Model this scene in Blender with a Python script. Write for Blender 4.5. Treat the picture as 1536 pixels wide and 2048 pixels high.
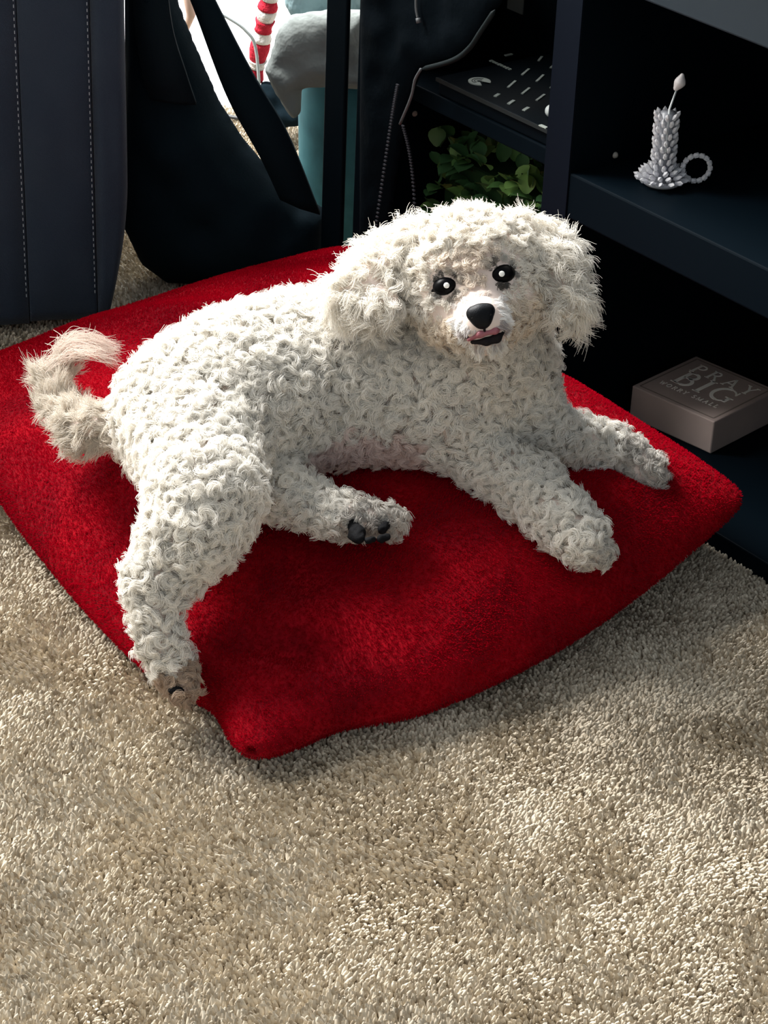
import bpy, bmesh, math, random
import numpy as np
from mathutils import Matrix, Vector

for o in list(bpy.data.objects): bpy.data.objects.remove(o)
SC = bpy.context.scene
COL = SC.collection
random.seed(7)
RNG = np.random.default_rng(7)

# ------------------------------------------------------------------ camera
F, CAMH, PITCH, ROLL = 4550.0, 1.15, math.radians(30.0), math.radians(2.5)
fw = np.array([0, math.cos(PITCH), -math.sin(PITCH)])
_r0 = np.array([1.0, 0, 0]); _u0 = np.cross(_r0, fw)
_c, _s = math.cos(ROLL), math.sin(ROLL)
rt = _c * _r0 + _s * _u0
up = -_s * _r0 + _c * _u0
CAM = np.array([0, 0, CAMH])
cd = bpy.data.cameras.new('camera'); cam = bpy.data.objects.new('camera', cd); COL.objects.link(cam)
cd.sensor_fit = 'HORIZONTAL'; cd.sensor_width = 36.0; cd.lens = F / 1536.0 * 36.0
cd.clip_start = 0.05; cd.clip_end = 60
M = Matrix.Identity(4)
for i in range(3):
    M[i][0] = rt[i]; M[i][1] = up[i]; M[i][2] = -fw[i]; M[i][3] = CAM[i]
cam.matrix_world = M
SC.camera = cam

# ------------------------------------------------------------------ light
W = bpy.data.worlds.new('world'); SC.world = W; W.use_nodes = True
bg = W.node_tree.nodes['Background']
bg.inputs[0].default_value = (0.86, 0.94, 1.0, 1); bg.inputs[1].default_value = 0.42

def area(name, loc, target, sx, sy, power, color):
    l = bpy.data.lights.new(name, 'AREA'); l.shape = 'RECTANGLE'; l.size = sx; l.size_y = sy
    l.energy = power; l.color = color
    o = bpy.data.objects.new(name, l); COL.objects.link(o); o.location = loc
    d = Vector(target) - Vector(loc)
    o.rotation_euler = d.to_track_quat('-Z', 'Y').to_euler()
    return o
# daylight through the glass door, behind and left of the dog
area('glass_door_daylight', (-1.32, 2.80, 1.76), (0.0, 1.20, 0.0), 1.5, .95, 192, (1.0, 0.985, 0.955))
# daylight falling on the patio outside the glass door and spilling into the room
area('patio_daylight', (-0.55, 3.95, 2.1), (-0.3, 3.2, 0.0), 1.8, 1.2, 75, (0.93, 0.97, 1.0))
SC.view_settings.view_transform = 'Standard'; SC.view_settings.look = 'None'
SC.view_settings.gamma = 1.0; SC.view_settings.use_curve_mapping = False
SC.view_settings.exposure = 0.40
SC.cycles.use_denoising = True
SC.cycles.max_bounces = 10; SC.cycles.diffuse_bounces = 6; SC.cycles.transmission_bounces = 8

# ------------------------------------------------------------------ measuring helpers
def ray(x, y): return fw + rt * (x - 768) / F - up * (y - 1024) / F
def pz(x, y, z):
    d = ray(x, y); return CAM + d * ((z - CAMH) / d[2])
def py(x, y, Y):
    d = ray(x, y); return CAM + d * (Y / d[1])
P0 = np.array([.314, 1.969, 0]); _a = math.radians(-51.95)
DU = np.array([math.cos(_a), math.sin(_a), 0]); DW = np.array([-math.sin(_a), math.cos(_a), 0])
def cb(u, w, z): return P0 + DU * u + DW * w + np.array([0, 0, z])      # cabinet coordinates
def cabxy(x, y, w=0.0):
    d = ray(x, y); o = CAM - P0; t = (w - o @ DW) / (d @ DW); q = o + d * t
    return np.array([q @ DU, q[2]])

# ------------------------------------------------------------------ object helpers
def tag(o, label=None, cat=None, group=None, kind=None):
    if label: o['label'] = label
    if cat: o['category'] = cat
    if group: o['group'] = group
    if kind: o['kind'] = kind
    return o
def adopt(o, parent):
    o.parent = parent
    o.matrix_parent_inverse = Matrix.Translation(parent.location).inverted() if parent.type == 'EMPTY' else Matrix.Identity(4)
    return o
def root(name, loc, label, cat, group=None):
    o = bpy.data.objects.new(name, None); COL.objects.link(o); o.location = Vector(loc); o.empty_display_size = .05
    return tag(o, label, cat, group)
def link(name, me, mat, parent=None, smooth=False):
    o = bpy.data.objects.new(name, me); COL.objects.link(o)
    if mat and len(me.materials) == 0: me.materials.append(mat)
    if smooth: me.polygons.foreach_set('use_smooth', [True] * len(me.polygons))
    if parent: adopt(o, parent)
    return o
def from_py(name, V, Fc, mat, parent=None, smooth=False):
    me = bpy.data.meshes.new(name); me.from_pydata([tuple(map(float, v)) for v in V], [], [tuple(map(int, f)) for f in Fc]); me.update()
    return link(name, me, mat, parent, smooth)
def from_bm(name, bm, mat, parent=None, smooth=False):
    me = bpy.data.meshes.new(name); bmesh.ops.recalc_face_normals(bm, faces=bm.faces); bm.to_mesh(me); bm.free()
    return link(name, me, mat, parent, smooth)
def bevel(o, w, seg=2):
    m = o.modifiers.new('bevel', 'BEVEL'); m.width = w; m.segments = seg; m.limit_method = 'ANGLE'; return o
def hexa(name, pts, mat, parent=None, bw=0.0):
    """8 corners: bottom 4 (loop) then top 4."""
    fs = [(3, 2, 1, 0), (4, 5, 6, 7), (0, 1, 5, 4), (1, 2, 6, 5), (2, 3, 7, 6), (3, 0, 4, 7)]
    bm = bmesh.new(); vs = [bm.verts.new(tuple(p)) for p in pts]
    for f in fs: bm.faces.new([vs[i] for i in f])
    o = from_bm(name, bm, mat, parent)
    if bw: bevel(o, bw)
    return o
def cbox(name, u0, u1, w0, w1, z0, z1, mat, parent=None, bw=0.0015):
    p = [cb(u0, w0, z0), cb(u1, w0, z0), cb(u1, w1, z0), cb(u0, w1, z0), cb(u0, w0, z1), cb(u1, w0, z1), cb(u1, w1, z1), cb(u0, w1, z1)]
    return hexa(name, p, mat, parent, bw)
def wbox(name, x0, x1, y0, y1, z0, z1, mat, parent=None, bw=0.0):
    p = [(x0, y0, z0), (x1, y0, z0), (x1, y1, z0), (x0, y1, z0), (x0, y0, z1), (x1, y0, z1), (x1, y1, z1), (x0, y1, z1)]
    return hexa(name, p, mat, parent, bw)
def tube(name, pts, rad, mat, parent=None, seg=10, caps=True):
    pts = [np.array(p, float) for p in pts]; n = len(pts)
    rad = [rad] * n if np.isscalar(rad) else rad
    V = []; Fc = []
    ref = np.array([0.31, 0.17, 0.94])
    for i in range(n):
        t = pts[min(i + 1, n - 1)] - pts[max(i - 1, 0)]; t /= np.linalg.norm(t) + 1e-12
        e1 = np.cross(t, ref); e1 /= np.linalg.norm(e1) + 1e-12; e2 = np.cross(t, e1)
        for k in range(seg):
            a = 2 * math.pi * k / seg; V.append(pts[i] + rad[i] * (math.cos(a) * e1 + math.sin(a) * e2))
    for i in range(n - 1):
        for k in range(seg):
            k2 = (k + 1) % seg; Fc.append((i * seg + k, i * seg + k2, (i + 1) * seg + k2, (i + 1) * seg + k))
    if caps:
        Fc.append(tuple(range(seg - 1, -1, -1))); Fc.append(tuple((n - 1) * seg + k for k in range(seg)))
    return from_py(name, V, Fc, mat, parent, True)
def ellipsoid_mesh(name, seg=16, rings=10):
    bm = bmesh.new(); bmesh.ops.create_uvsphere(bm, u_segments=seg, v_segments=rings, radius=1.0)
    me = bpy.data.meshes.new(name); bm.to_mesh(me); bm.free()
    me.polygons.foreach_set('use_smooth', [True] * len(me.polygons)); return me
def spline(pts, n):
    """Catmull-Rom through pts."""
    P = np.array(pts, float); P = np.vstack([2 * P[0] - P[1], P, 2 * P[-1] - P[-2]])
    out = []; m = len(P) - 3
    for q in np.linspace(0, m - 1e-6, n):
        i = int(q); t = q - i; a, b, c, d = P[i:i + 4]
        out.append(.5 * ((2 * b) + (-a + c) * t + (2 * a - 5 * b + 4 * c - d) * t * t + (-a + 3 * b - 3 * c + d) * t ** 3))
    return np.array(out)
def vnoise(p, scale, seed=0):
    """cheap smooth value noise on (N,3) points, -1..1"""
    q = p * scale; i = np.floor(q).astype(np.int64); f = q - i; f = f * f * (3 - 2 * f)
    def h(a):
        n = (a[:, 0] * 73856093) ^ (a[:, 1] * 19349663) ^ (a[:, 2] * 83492791) ^ (seed * 2654435)
        n = (n ^ (n >> 13)) * 1274126177; n = n ^ (n >> 16)
        return (n & 0xFFFF) / 32767.5 - 1.0
    r = 0
    for dx in (0, 1):
        for dy in (0, 1):
            for dz in (0, 1):
                w = (f[:, 0] if dx else 1 - f[:, 0]) * (f[:, 1] if dy else 1 - f[:, 1]) * (f[:, 2] if dz else 1 - f[:, 2])
                r = r + w * h(i + np.array([dx, dy, dz]))
    return r

# ------------------------------------------------------------------ materials
def mat(name, color, rough=.6, spec=.5, metal=0, sheen=0, trans=0, coat=0, bump=None, var=None, emis=None):
    m = bpy.data.materials.new(name); m.use_nodes = True; nt = m.node_tree; b = nt.nodes['Principled BSDF']
    b.inputs['Base Color'].default_value = (*color, 1); b.inputs['Roughness'].default_value = rough
    b.inputs['Specular IOR Level'].default_value = spec; b.inputs['Metallic'].default_value = metal
    b.inputs['Sheen Weight'].default_value = sheen; b.inputs['Transmission Weight'].default_value = trans
    b.inputs['Coat Weight'].default_value = coat
    tc = nt.nodes.new('ShaderNodeTexCoord')
    if var:                       # (scale, colour2, detail)
        n = nt.nodes.new('ShaderNodeTexNoise'); n.inputs['Scale'].default_value = var[0]; n.inputs['Detail'].default_value = var[2]
        nt.links.new(tc.outputs['Object'], n.inputs['Vector'])
        r = nt.nodes.new('ShaderNodeValToRGB'); r.color_ramp.elements[0].position = .35; r.color_ramp.elements[1].position = .65
        r.color_ramp.elements[0].color = (*color, 1); r.color_ramp.elements[1].color = (*var[1], 1)
        nt.links.new(n.outputs['Fac'], r.inputs['Fac']); nt.links.new(r.outputs['Color'], b.inputs['Base Color'])
    if bump:                      # (scale, strength, distance)
        n = nt.nodes.new('ShaderNodeTexNoise'); n.inputs['Scale'].default_value = bump[0]; n.inputs['Detail'].default_value = 3
        nt.links.new(tc.outputs['Object'], n.inputs['Vector'])
        bp = nt.nodes.new('ShaderNodeBump'); bp.inputs['Strength'].default_value = bump[1]; bp.inputs['Distance'].default_value = bump[2]
        nt.links.new(n.outputs['Fac'], bp.inputs['Height']); nt.links.new(bp.outputs['Normal'], b.inputs['Normal'])
    return m
def attr_mat(name, attr, rough=.7, spec=.2, trans=False):
    m = bpy.data.materials.new(name); m.use_nodes = True; nt = m.node_tree; b = nt.nodes['Principled BSDF']
    a = nt.nodes.new('ShaderNodeAttribute'); a.attribute_name = attr
    nt.links.new(a.outputs['Color'], b.inputs['Base Color'])
    b.inputs['Roughness'].default_value = rough; b.inputs['Specular IOR Level'].default_value = spec
    return m
def fibre_mat(name, attr, tr_amt):
    m = bpy.data.materials.new(name); m.use_nodes = True; nt = m.node_tree
    nt.nodes.remove(nt.nodes['Principled BSDF']); at = nt.nodes.new('ShaderNodeAttribute'); at.attribute_name = attr
    df = nt.nodes.new('ShaderNodeBsdfDiffuse'); tr = nt.nodes.new('ShaderNodeBsdfTranslucent'); mx = nt.nodes.new('ShaderNodeMixShader'); mx.inputs[0].default_value = tr_amt
    nt.links.new(at.outputs['Color'], df.inputs['Color']); nt.links.new(at.outputs['Color'], tr.inputs['Color'])
    nt.links.new(df.outputs[0], mx.inputs[1]); nt.links.new(tr.outputs[0], mx.inputs[2]); nt.links.new(mx.outputs[0], nt.nodes['Material Output'].inputs[0])
    return m
def hair(name, P, R, colors, material, parent):
    """P (N,K,3) points, R (K,) or (N,K) radii, colors (N,3)"""
    N, K, _ = P.shape
    hc = bpy.data.hair_curves.new(name); hc.add_curves([K] * N)
    hc.attributes['position'].data.foreach_set('vector', np.ascontiguousarray(P, np.float32).ravel())
    ra = hc.attributes.get('radius') or hc.attributes.new('radius', 'FLOAT', 'POINT')
    ra.data.foreach_set('value', np.ascontiguousarray(np.broadcast_to(R, (N, K)), np.float32).ravel())
    ca = hc.attributes.new('tint', 'FLOAT_COLOR', 'CURVE')
    ca.data.foreach_set('color', np.ascontiguousarray(np.hstack([colors, np.ones((N, 1))]), np.float32).ravel())
    hc.materials.append(material)
    o = bpy.data.objects.new(name, hc); COL.objects.link(o)
    if parent: adopt(o, parent)
    return o
def srgb(r, g, b):
    f = lambda c: (c / 255 / 12.92) if c / 255 < .04045 else ((c / 255 + .055) / 1.055) ** 2.4
    return (f(r), f(g), f(b))

MBLACK = mat('black_laminate', (.0013, .0036, .0060), .55, .03, bump=(60, .05, .001))
MBLACKE = mat('black_laminate_edge', (.0028, .0050, .0080), .6, .04)
MCLOTHBLK = mat('black_nylon', (.0032, .0085, .0125), .85, .06, bump=(420, .25, .001))
MSLATE = mat('slate_upholstery', (.018, .028, .047), .9, .15, sheen=.12, bump=(700, .5, .0012), var=(9, (.023, .034, .054), 4))
MSTITCH = mat('stitch_thread', (.30, .33, .37), .9, .1)
MWALL = mat('wall_paint', (.55, .53, .49), .85, bump=(90, .1, .001))
MFRAME = mat('dark_door_frame', (.03, .032, .035), .5)
MWHITE = mat('white_concrete', (.85, .85, .84), .8)
MCARPET = mat('carpet_backing', srgb(150, 137, 115), .95, .1, var=(160, srgb(125, 112, 92), 3), bump=(300, .8, .004))
MPILE = attr_mat('carpet_yarn', 'tint', .9, .12)

# ------------------------------------------------------------------ the room
fl = wbox('floor', -2.0, 1.9, -.6, 3.10, -.04, -.006, MCARPET); tag(fl, 'beige cut pile carpet floor', None, None, 'structure')
wl = wbox('wall_left', -2.0, -1.9, -.6, 3.10, -.006, 2.4, MWALL); wl['kind'] = 'structure'
wr = cbox('wall_right', -.9, 2.6, .46, .52, -.006, 2.4, MWALL, None, 0); wr['kind'] = 'structure'
wb_ = wbox('wall_back', .25, 1.9, 3.10, 3.18, -.006, 2.4, MWALL); wb_['kind'] = 'structure'
wd = root('door_1', (-.8, 3.2, 0), 'sliding glass patio door', None); wd['kind'] = 'structure'; del wd['label']
wbox('door_frame', -2.0, .25, 3.10, 3.112, -.02, -.002, MFRAME, wd); wbox('door_frame', -1.95, -1.88, 3.10, 3.14, -.002, 2.1, MFRAME, wd)
wbox('door_frame', .18, .25, 3.10, 3.14, -.002, 2.1, MFRAME, wd)
glass = bpy.data.materials.new('door_glass'); glass.use_nodes = True; nt = glass.node_tree
for n in list(nt.nodes):
    if n.type == 'BSDF_PRINCIPLED': nt.nodes.remove(n)
tb = nt.nodes.new('ShaderNodeBsdfTransparent'); gl = nt.nodes.new('ShaderNodeBsdfGlossy'); mx = nt.nodes.new('ShaderNodeMixShader')
gl.inputs['Roughness'].default_value = .02; mx.inputs[0].default_value = .04
nt.links.new(tb.outputs[0], mx.inputs[1]); nt.links.new(gl.outputs[0], mx.inputs[2])
nt.links.new(mx.outputs[0], nt.nodes['Material Output'].inputs[0])
wbox('door_pane', -1.88, .18, 3.103, 3.108, -.002, 2.1, glass, wd)
pt = wbox('patio', -3.5, 2.5, 3.12, 6.0, -.08, -.012, MWHITE); pt['kind'] = 'structure'
pf = wbox('wall_patio', -3.5, 2.5, 6.0, 6.1, -.08, 1.8, MWHITE); pf['kind'] = 'structure'

# ------------------------------------------------------------------ black media cabinet
cabr = root('media_cabinet', cb(.1, .19, 0), 'black open-fronted media cabinet with shelves beside the red pillow', 'cabinet')
DEP = .40
cbox('bottom_board', -.59, .86, 0, DEP, -.004, .018, MBLACK, cabr)
cbox('side_panel', -.592, -.566, 0, DEP, .018, .511, MBLACK, cabr)
cbox('side_panel', .835, .86, 0, DEP, .018, .511, MBLACK, cabr)
cbox('divider_panel', -.268, -.232, 0, DEP, .018, .511, MBLACK, cabr)
cbox('divider_panel', .50, .536, 0, DEP, .018, .511, MBLACK, cabr)
cbox('divider_edge', -.2685, -.2315, -.0015, .0, .018, .511, mat('divider_front', (.0030, .0046, .0085), .65, .03), cabr, 0)
cbox('back_panel', -.592, .86, DEP, DEP + .008, -.004, .60, MBLACK, cabr)
cbox('shelf', -.566, -.268, .004, DEP, .303, .322, MBLACK, cabr)
cbox('shelf', -.232, .50, .0, DEP, .262, .310, MBLACK, cabr, .002)
cbox('shelf', .536, .835, .004, DEP, .303, .322, MBLACK, cabr)
cbox('top_board', -.61, .88, -.012, DEP + .01, .575, .605, MBLACKE, cabr, .003)
cbox('top_drawer_front', -.232, .50, -.004, .02, .511, .575, mat('drawer_front', (.008, .014, .020), .6, .2), cabr, .002)
cbox('top_rail', -.592, -.232, .0, .03, .511, .575, MBLACKE, cabr); cbox('top_rail', .5, .86, .0, .03, .511, .575, MBLACKE, cabr)
cbox('end_post', -.654, -.615, .0, .006, -.004, .575, MBLACK, cabr, .002)
cbox('end_rail', -.652, -.592, .0, .03, .555, .575, MBLACKE, cabr, 0)
# shelf-pin holes on the inner faces
MPEG = mat('shelf_pin', (.32, .30, .27), .4)
pegm = ellipsoid_mesh('shelf_pin', 10, 6); pegm.materials.append(MPEG)
def onface(x, y, u):
    d = ray(x, y); o = CAM - P0; t = (u - o @ DU) / (d @ DU); q = o + d * t; return q + P0
for x, y, u in ((1230, 310, -.232), (829, 227, -.566)):
    o = bpy.data.objects.new('shelf_pin', pegm); COL.objects.link(o); o.location = onface(x, y, u); o.scale = (.0035, .0035, .0035); adopt(o, cabr)
# ------------------------------------------------------------------ signed-distance modelling
def surface_nets(D, org, h):
    nx, ny, nz = D.shape; S = D < 0
    corners = [(i, j, k) for i in (0, 1) for j in (0, 1) for k in (0, 1)]
    def cv(A, c): return A[c[0]:nx - 1 + c[0], c[1]:ny - 1 + c[1], c[2]:nz - 1 + c[2]]
    cnt = sum(cv(S, c).astype(np.int8) for c in corners)
    act = (cnt > 0) & (cnt < 8); idx = -np.ones(act.shape, np.int64); n = int(act.sum()); idx[act] = np.arange(n)
    I = np.argwhere(act); acc = np.zeros((n, 3)); num = np.zeros(n)
    for a in corners:
        for ax in range(3):
            if a[ax] == 0:
                b = list(a); b[ax] = 1
                va = D[I[:, 0] + a[0], I[:, 1] + a[1], I[:, 2] + a[2]]; vb = D[I[:, 0] + b[0], I[:, 1] + b[1], I[:, 2] + b[2]]
                m = (va < 0) != (vb < 0); t = np.zeros(n); t[m] = va[m] / (va[m] - vb[m])
                p = np.tile(np.array(a, float), (n, 1)); p[:, ax] += t
                acc[m] += p[m]; num[m] += 1
    V = (I + acc / num[:, None]) * h + org
    Fc = []
    for ax in range(3):
        o1, o2 = [(1, 2), (2, 0), (0, 1)][ax]
        sl0 = [slice(None)] * 3; sl1 = [slice(None)] * 3; sl0[ax] = slice(0, -1); sl1[ax] = slice(1, None)
        a = S[tuple(sl0)]; b = S[tuple(sl1)]; E = np.argwhere(a != b)
        ok = (E[:, o1] > 0) & (E[:, o2] > 0) & (E[:, o1] < D.shape[o1] - 1) & (E[:, o2] < D.shape[o2] - 1); E = E[ok]
        flip = a[E[:, 0], E[:, 1], E[:, 2]]
        def g(d1, d2):
            e = E.copy(); e[:, o1] -= d1; e[:, o2] -= d2; return idx[e[:, 0], e[:, 1], e[:, 2]]
        q = np.stack([g(1, 1), g(0, 1), g(0, 0), g(1, 0)], 1)
        q[~flip] = q[~flip][:, ::-1]; Fc.append(q)
    return V, np.vstack(Fc)
def grid_of(lo, hi, h):
    ax = [np.arange(lo[i], hi[i] + h, h) for i in range(3)]
    return np.stack(np.meshgrid(*ax, indexing='ij'), -1), np.array([a[0] for a in ax])
def sd_cone(p, a, b, ra, rb):
    ab = b - a; t = np.clip(((p - a) @ ab) / (ab @ ab + 1e-12), 0, 1)
    return np.linalg.norm(p - a - t[..., None] * ab, axis=-1) - (ra + (rb - ra) * t)
def smin(a, b, k):
    h = np.clip(.5 + .5 * (b - a) / k, 0, 1); return b + (a - b) * h - k * h * (1 - h)
def np_mesh(name, V, Q):
    me = bpy.data.meshes.new(name); me.vertices.add(len(V)); me.vertices.foreach_set('co', np.asarray(V, np.float32).ravel())
    n = len(Q); me.loops.add(n * 4); me.loops.foreach_set('vertex_index', np.asarray(Q, np.int32).ravel())
    me.polygons.add(n); me.polygons.foreach_set('loop_start', np.arange(0, n * 4, 4, dtype=np.int32))
    me.polygons.foreach_set('use_smooth', np.ones(n, bool)); me.update(calc_edges=True); return me
def blob(name, prims, k, material, parent=None, h=.004, noise=None):
    """smooth union of tapered capsules (a, b, ra, rb)"""
    A = np.array([p[0] for p in prims] + [p[1] for p in prims]); r = max(max(p[2], p[3]) for p in prims) + 3 * h + (noise[0] if noise else 0)
    G, org = grid_of(A.min(0) - r, A.max(0) + r, h); D = None
    for a, b, ra, rb in prims:
        d = sd_cone(G, np.array(a, float), np.array(b, float), ra, rb); D = d if D is None else smin(D, d, k)
    if noise: D = D + noise[0] * vnoise(G.reshape(-1, 3), noise[1], 3).reshape(D.shape)
    V, Q = surface_nets(D, org, h); return link(name, np_mesh(name, V, Q), material, parent)
def sd_poly(X, Y, P):
    d = np.full(X.shape, 1e9); s = np.ones(X.shape); n = len(P)
    for i in range(n):
        a = P[i]; b = P[i - 1]; e = b - a; wx = X - a[0]; wy = Y - a[1]
        t = np.clip((wx * e[0] + wy * e[1]) / (e @ e + 1e-12), 0, 1)
        d = np.minimum(d, (wx - e[0] * t) ** 2 + (wy - e[1] * t) ** 2)
        c1 = Y >= a[1]; c2 = Y < b[1]; c3 = e[0] * wy > e[1] * wx
        f = (c1 & c2 & c3) | (~c1 & ~c2 & ~c3); s = np.where(f, -s, s)
    return s * np.sqrt(d)
def puffy(name, outline, plane_o, ex, ez, thick, material, parent=None, h=.005, soft=.05, noise=None):
    """outline [(a,b)] in plane coordinates; inflates it to `thick` half-depth with rounded rim"""
    O = np.array(outline, float); ex = np.array(ex, float); ez = np.array(ez, float); en = np.cross(ex, ez)
    lo = np.array([O[:, 0].min() - .03, O[:, 1].min() - .03, -thick - .03]); hi = np.array([O[:, 0].max() + .03, O[:, 1].max() + .03, thick + .03])
    G, org = grid_of(lo, hi, h); d2 = sd_poly(G[:, :, 0, 0], G[:, :, 0, 1], O)
    prof = thick * np.sqrt(np.clip(1 - (1 - np.clip(-d2 / soft, 0, 1)) ** 2, 0, 1))
    D = np.where(d2[:, :, None] < 0, np.abs(G[..., 2]) - prof[:, :, None], np.sqrt(np.maximum(d2, 0)[:, :, None] ** 2 + G[..., 2] ** 2) + .0005)
    D = np.maximum(D, -.05)
    if noise: D = D + noise[0] * vnoise(G.reshape(-1, 3), noise[1], 5).reshape(D.shape) * (np.clip(-d2 / .03, 0, 1)[:, :, None])
    V, Q = surface_nets(D, org, h)
    V = np.array(plane_o) + V[:, :1] * ex + V[:, 1:2] * ez + V[:, 2:] * en
    return link(name, np_mesh(name, V, Q), material, parent)

# ------------------------------------------------------------------ dog skeleton (shared by pillow contact and fur)
def J(x, y, z, rpx, sub=16):
    p = pz(x, y, z); d = np.linalg.norm(p - CAM); return p, max(rpx - sub, 5) * d / F
PR = []          # (a, b, ra, rb, k, region)
def chain(pts, k, region, sub=16):
    js = [J(*p, sub=sub) for p in pts]
    for (a, ra), (b, rb) in zip(js[:-1], js[1:]): PR.append((a, b, ra, rb, k, region))
chain([(385, 832, .185, 162), (480, 800, .19, 170), (600, 768, .19, 174), (740, 762, .19, 170), (880, 768, .195, 160), (985, 748, .205, 118)], .03, 'body', 20)
chain([(985, 748, .21, 116), (975, 690, .245, 106), (962, 620, .285, 98)], .03, 'neck', 20)
chain([(400, 900, .185, 132), (412, 985, .175, 104), (385, 1060, .155, 84), (318, 1155, .12, 70)], .025, 'thigh', 18)
chain([(318, 1155, .12, 64), (306, 1218, .10, 46), (322, 1280, .078, 44), (347, 1335, .055, 46)], .010, 'leg', 15)
chain([(347, 1335, .055, 46), (366, 1370, .047, 40)], .008, 'paw_stained', 14)
chain([(500, 930, .15, 75), (575, 988, .14, 56), (650, 1020, .135, 47)], .015, 'leg', 16)
chain([(650, 1020, .135, 47), (700, 1034, .135, 46)], .010, 'leg', 16)
chain([(700, 1034, .135, 46), (776, 1044, .130, 42)], .008, 'paw', 14)
chain([(895, 825, .18, 104), (970, 910, .15, 68), (1060, 976, .135, 64), (1120, 1032, .128, 60)], .015, 'leg', 16)
chain([(1120, 1032, .128, 60), (1165, 1075, .12, 52)], .010, 'leg', 15)
chain([(1165, 1075, .12, 48), (1193, 1102, .112, 38)], .008, 'paw', 12)
chain([(1030, 795, .19, 92), (1095, 868, .155, 60), (1160, 885, .135, 52), (1235, 902, .125, 54)], .015, 'leg', 16)
chain([(1235, 902, .125, 54), (1285, 942, .112, 48), (1302, 962, .104, 38)], .008, 'paw', 13)
chain([(240, 848, .175, 58), (172, 856, .165, 60), (118, 815, .165, 50)], .02, 'tail', 28)
chain([(118, 815, .165, 50), (106, 762, .18, 40), (128, 722, .19, 30), (155, 702, .195, 22)], .012, 'tail_tip', 20)

# head: local axes (right, up, toward viewer) from the point between the eyes, in mm
HO = pz(948, 560, .338)
hz = (CAM - HO) / np.linalg.norm(CAM - HO)
hx0 = np.cross(up, hz); hx0 /= np.linalg.norm(hx0); hy0 = np.cross(hz, hx0)
tl = math.radians(11.6)
hx = math.cos(tl) * hx0 + math.sin(tl) * hy0; hy = -math.sin(tl) * hx0 + math.cos(tl) * hy0
def HL(x, y, z): return HO + (hx * x + hy * y + hz * z) * .001
def hp(a, b, ra, rb, k, region): PR.append((HL(*a), HL(*b), ra * .001, rb * .001, k, region))
hp((-10, 4, -46), (10, 4, -46), 46, 46, .02, 'head')
hp((0, 8, -62), (0, 16, -52), 42, 38, .02, 'crown')
hp((-26, -26, -34), (-12, -34, -18), 25, 20, .02, 'cheek')
hp((26, -26, -34), (12, -34, -18), 25, 20, .02, 'cheek')
hp((0, -22, -22), (1, -31, 14), 21, 15, .015, 'muzzle')
hp((-9, -38, 2), (-8, -40, 14), 12, 10, .012, 'muzzle')
hp((9, -38, 2), (10, -40, 14), 12, 10, .012, 'muzzle')
hp((0, -50, -24), (1, -56, 6), 18, 10, .012, 'chin')
hp((-42, 34, -62), (-72, 30, -64), 22, 20, .02, 'ear')
hp((-72, 30, -58), (-102, 8, -40), 20, 21, .014, 'ear')
hp((-102, 10, -40), (-84, -4, -26), 20, 16, .008, 'ear')
hp((46, 22, -62), (68, 8, -60), 20, 18, .02, 'ear')
hp((68, 8, -56), (76, -38, -40), 18, 14, .012, 'ear')
EYES = [HL(-24.5, 0, -2), HL(24.5, 0, -2)]

def dog_sdf(p):
    D = None
    for a, b, ra, rb, k, reg in PR:
        d = sd_cone(p, a, b, ra, rb); D = d if D is None else smin(D, d, k)
    # eye sockets
    return D
def dog_region(p):
    names = [q[5] for q in PR]; best = np.full(len(p), 1e9); bi = np.zeros(len(p), int)
    for i, (a, b, ra, rb, k, reg) in enumerate(PR):
        d = sd_cone(p, a, b, ra, rb); m = d < best; best[m] = d[m]; bi[m] = i
    return bi, np.array(names)[bi]

# ------------------------------------------------------------------ red plush floor pillow
CL, CT, CR, CB = pz(-140, 770, .055), pz(700, 500, .07), pz(1500, 998, .08), pz(498, 1520, .022)
NS, NT = 150, 190
def pillow_point(s, t):
    """s: -1 on the L-B long side .. +1 on the T-R side ; t: -1 at B/R end .. +1 at L/T end"""
    a = (1 - s) / 2; b = (1 - t) / 2      # a=1 -> left-bottom side
    base = (CL * (a * (1 - b))[..., None] + CT * ((1 - a) * (1 - b))[..., None] + CB * (a * b)[..., None] + CR * ((1 - a) * b)[..., None])
    return base
s1 = np.sin(np.linspace(-1, 1, NS) * math.pi / 2); t1 = np.sin(np.linspace(-1, 1, NT) * math.pi / 2)
Sg, Tg = np.meshgrid(s1, t1, indexing='ij')
base = pillow_point(Sg, Tg)
es = CT - CL; es[2] = 0; es /= np.linalg.norm(es); et = CL - CB; et[2] = 0; et /= np.linalg.norm(et)
q = np.clip((1 - np.abs(Sg) ** 2.4) * (1 - np.abs(Tg) ** 2.4), 0, 1)
out_s = .034 * (1 - Tg ** 2) ** 1.5 * np.where(Sg < 0, -np.abs(Sg) ** 3, -.9 * np.abs(Sg) ** 3)
out_t = .030 * (1 - Sg ** 2) ** 1.5 * np.where(Tg < 0, -np.abs(Tg) ** 3, -.25 * np.abs(Tg) ** 3)
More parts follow.
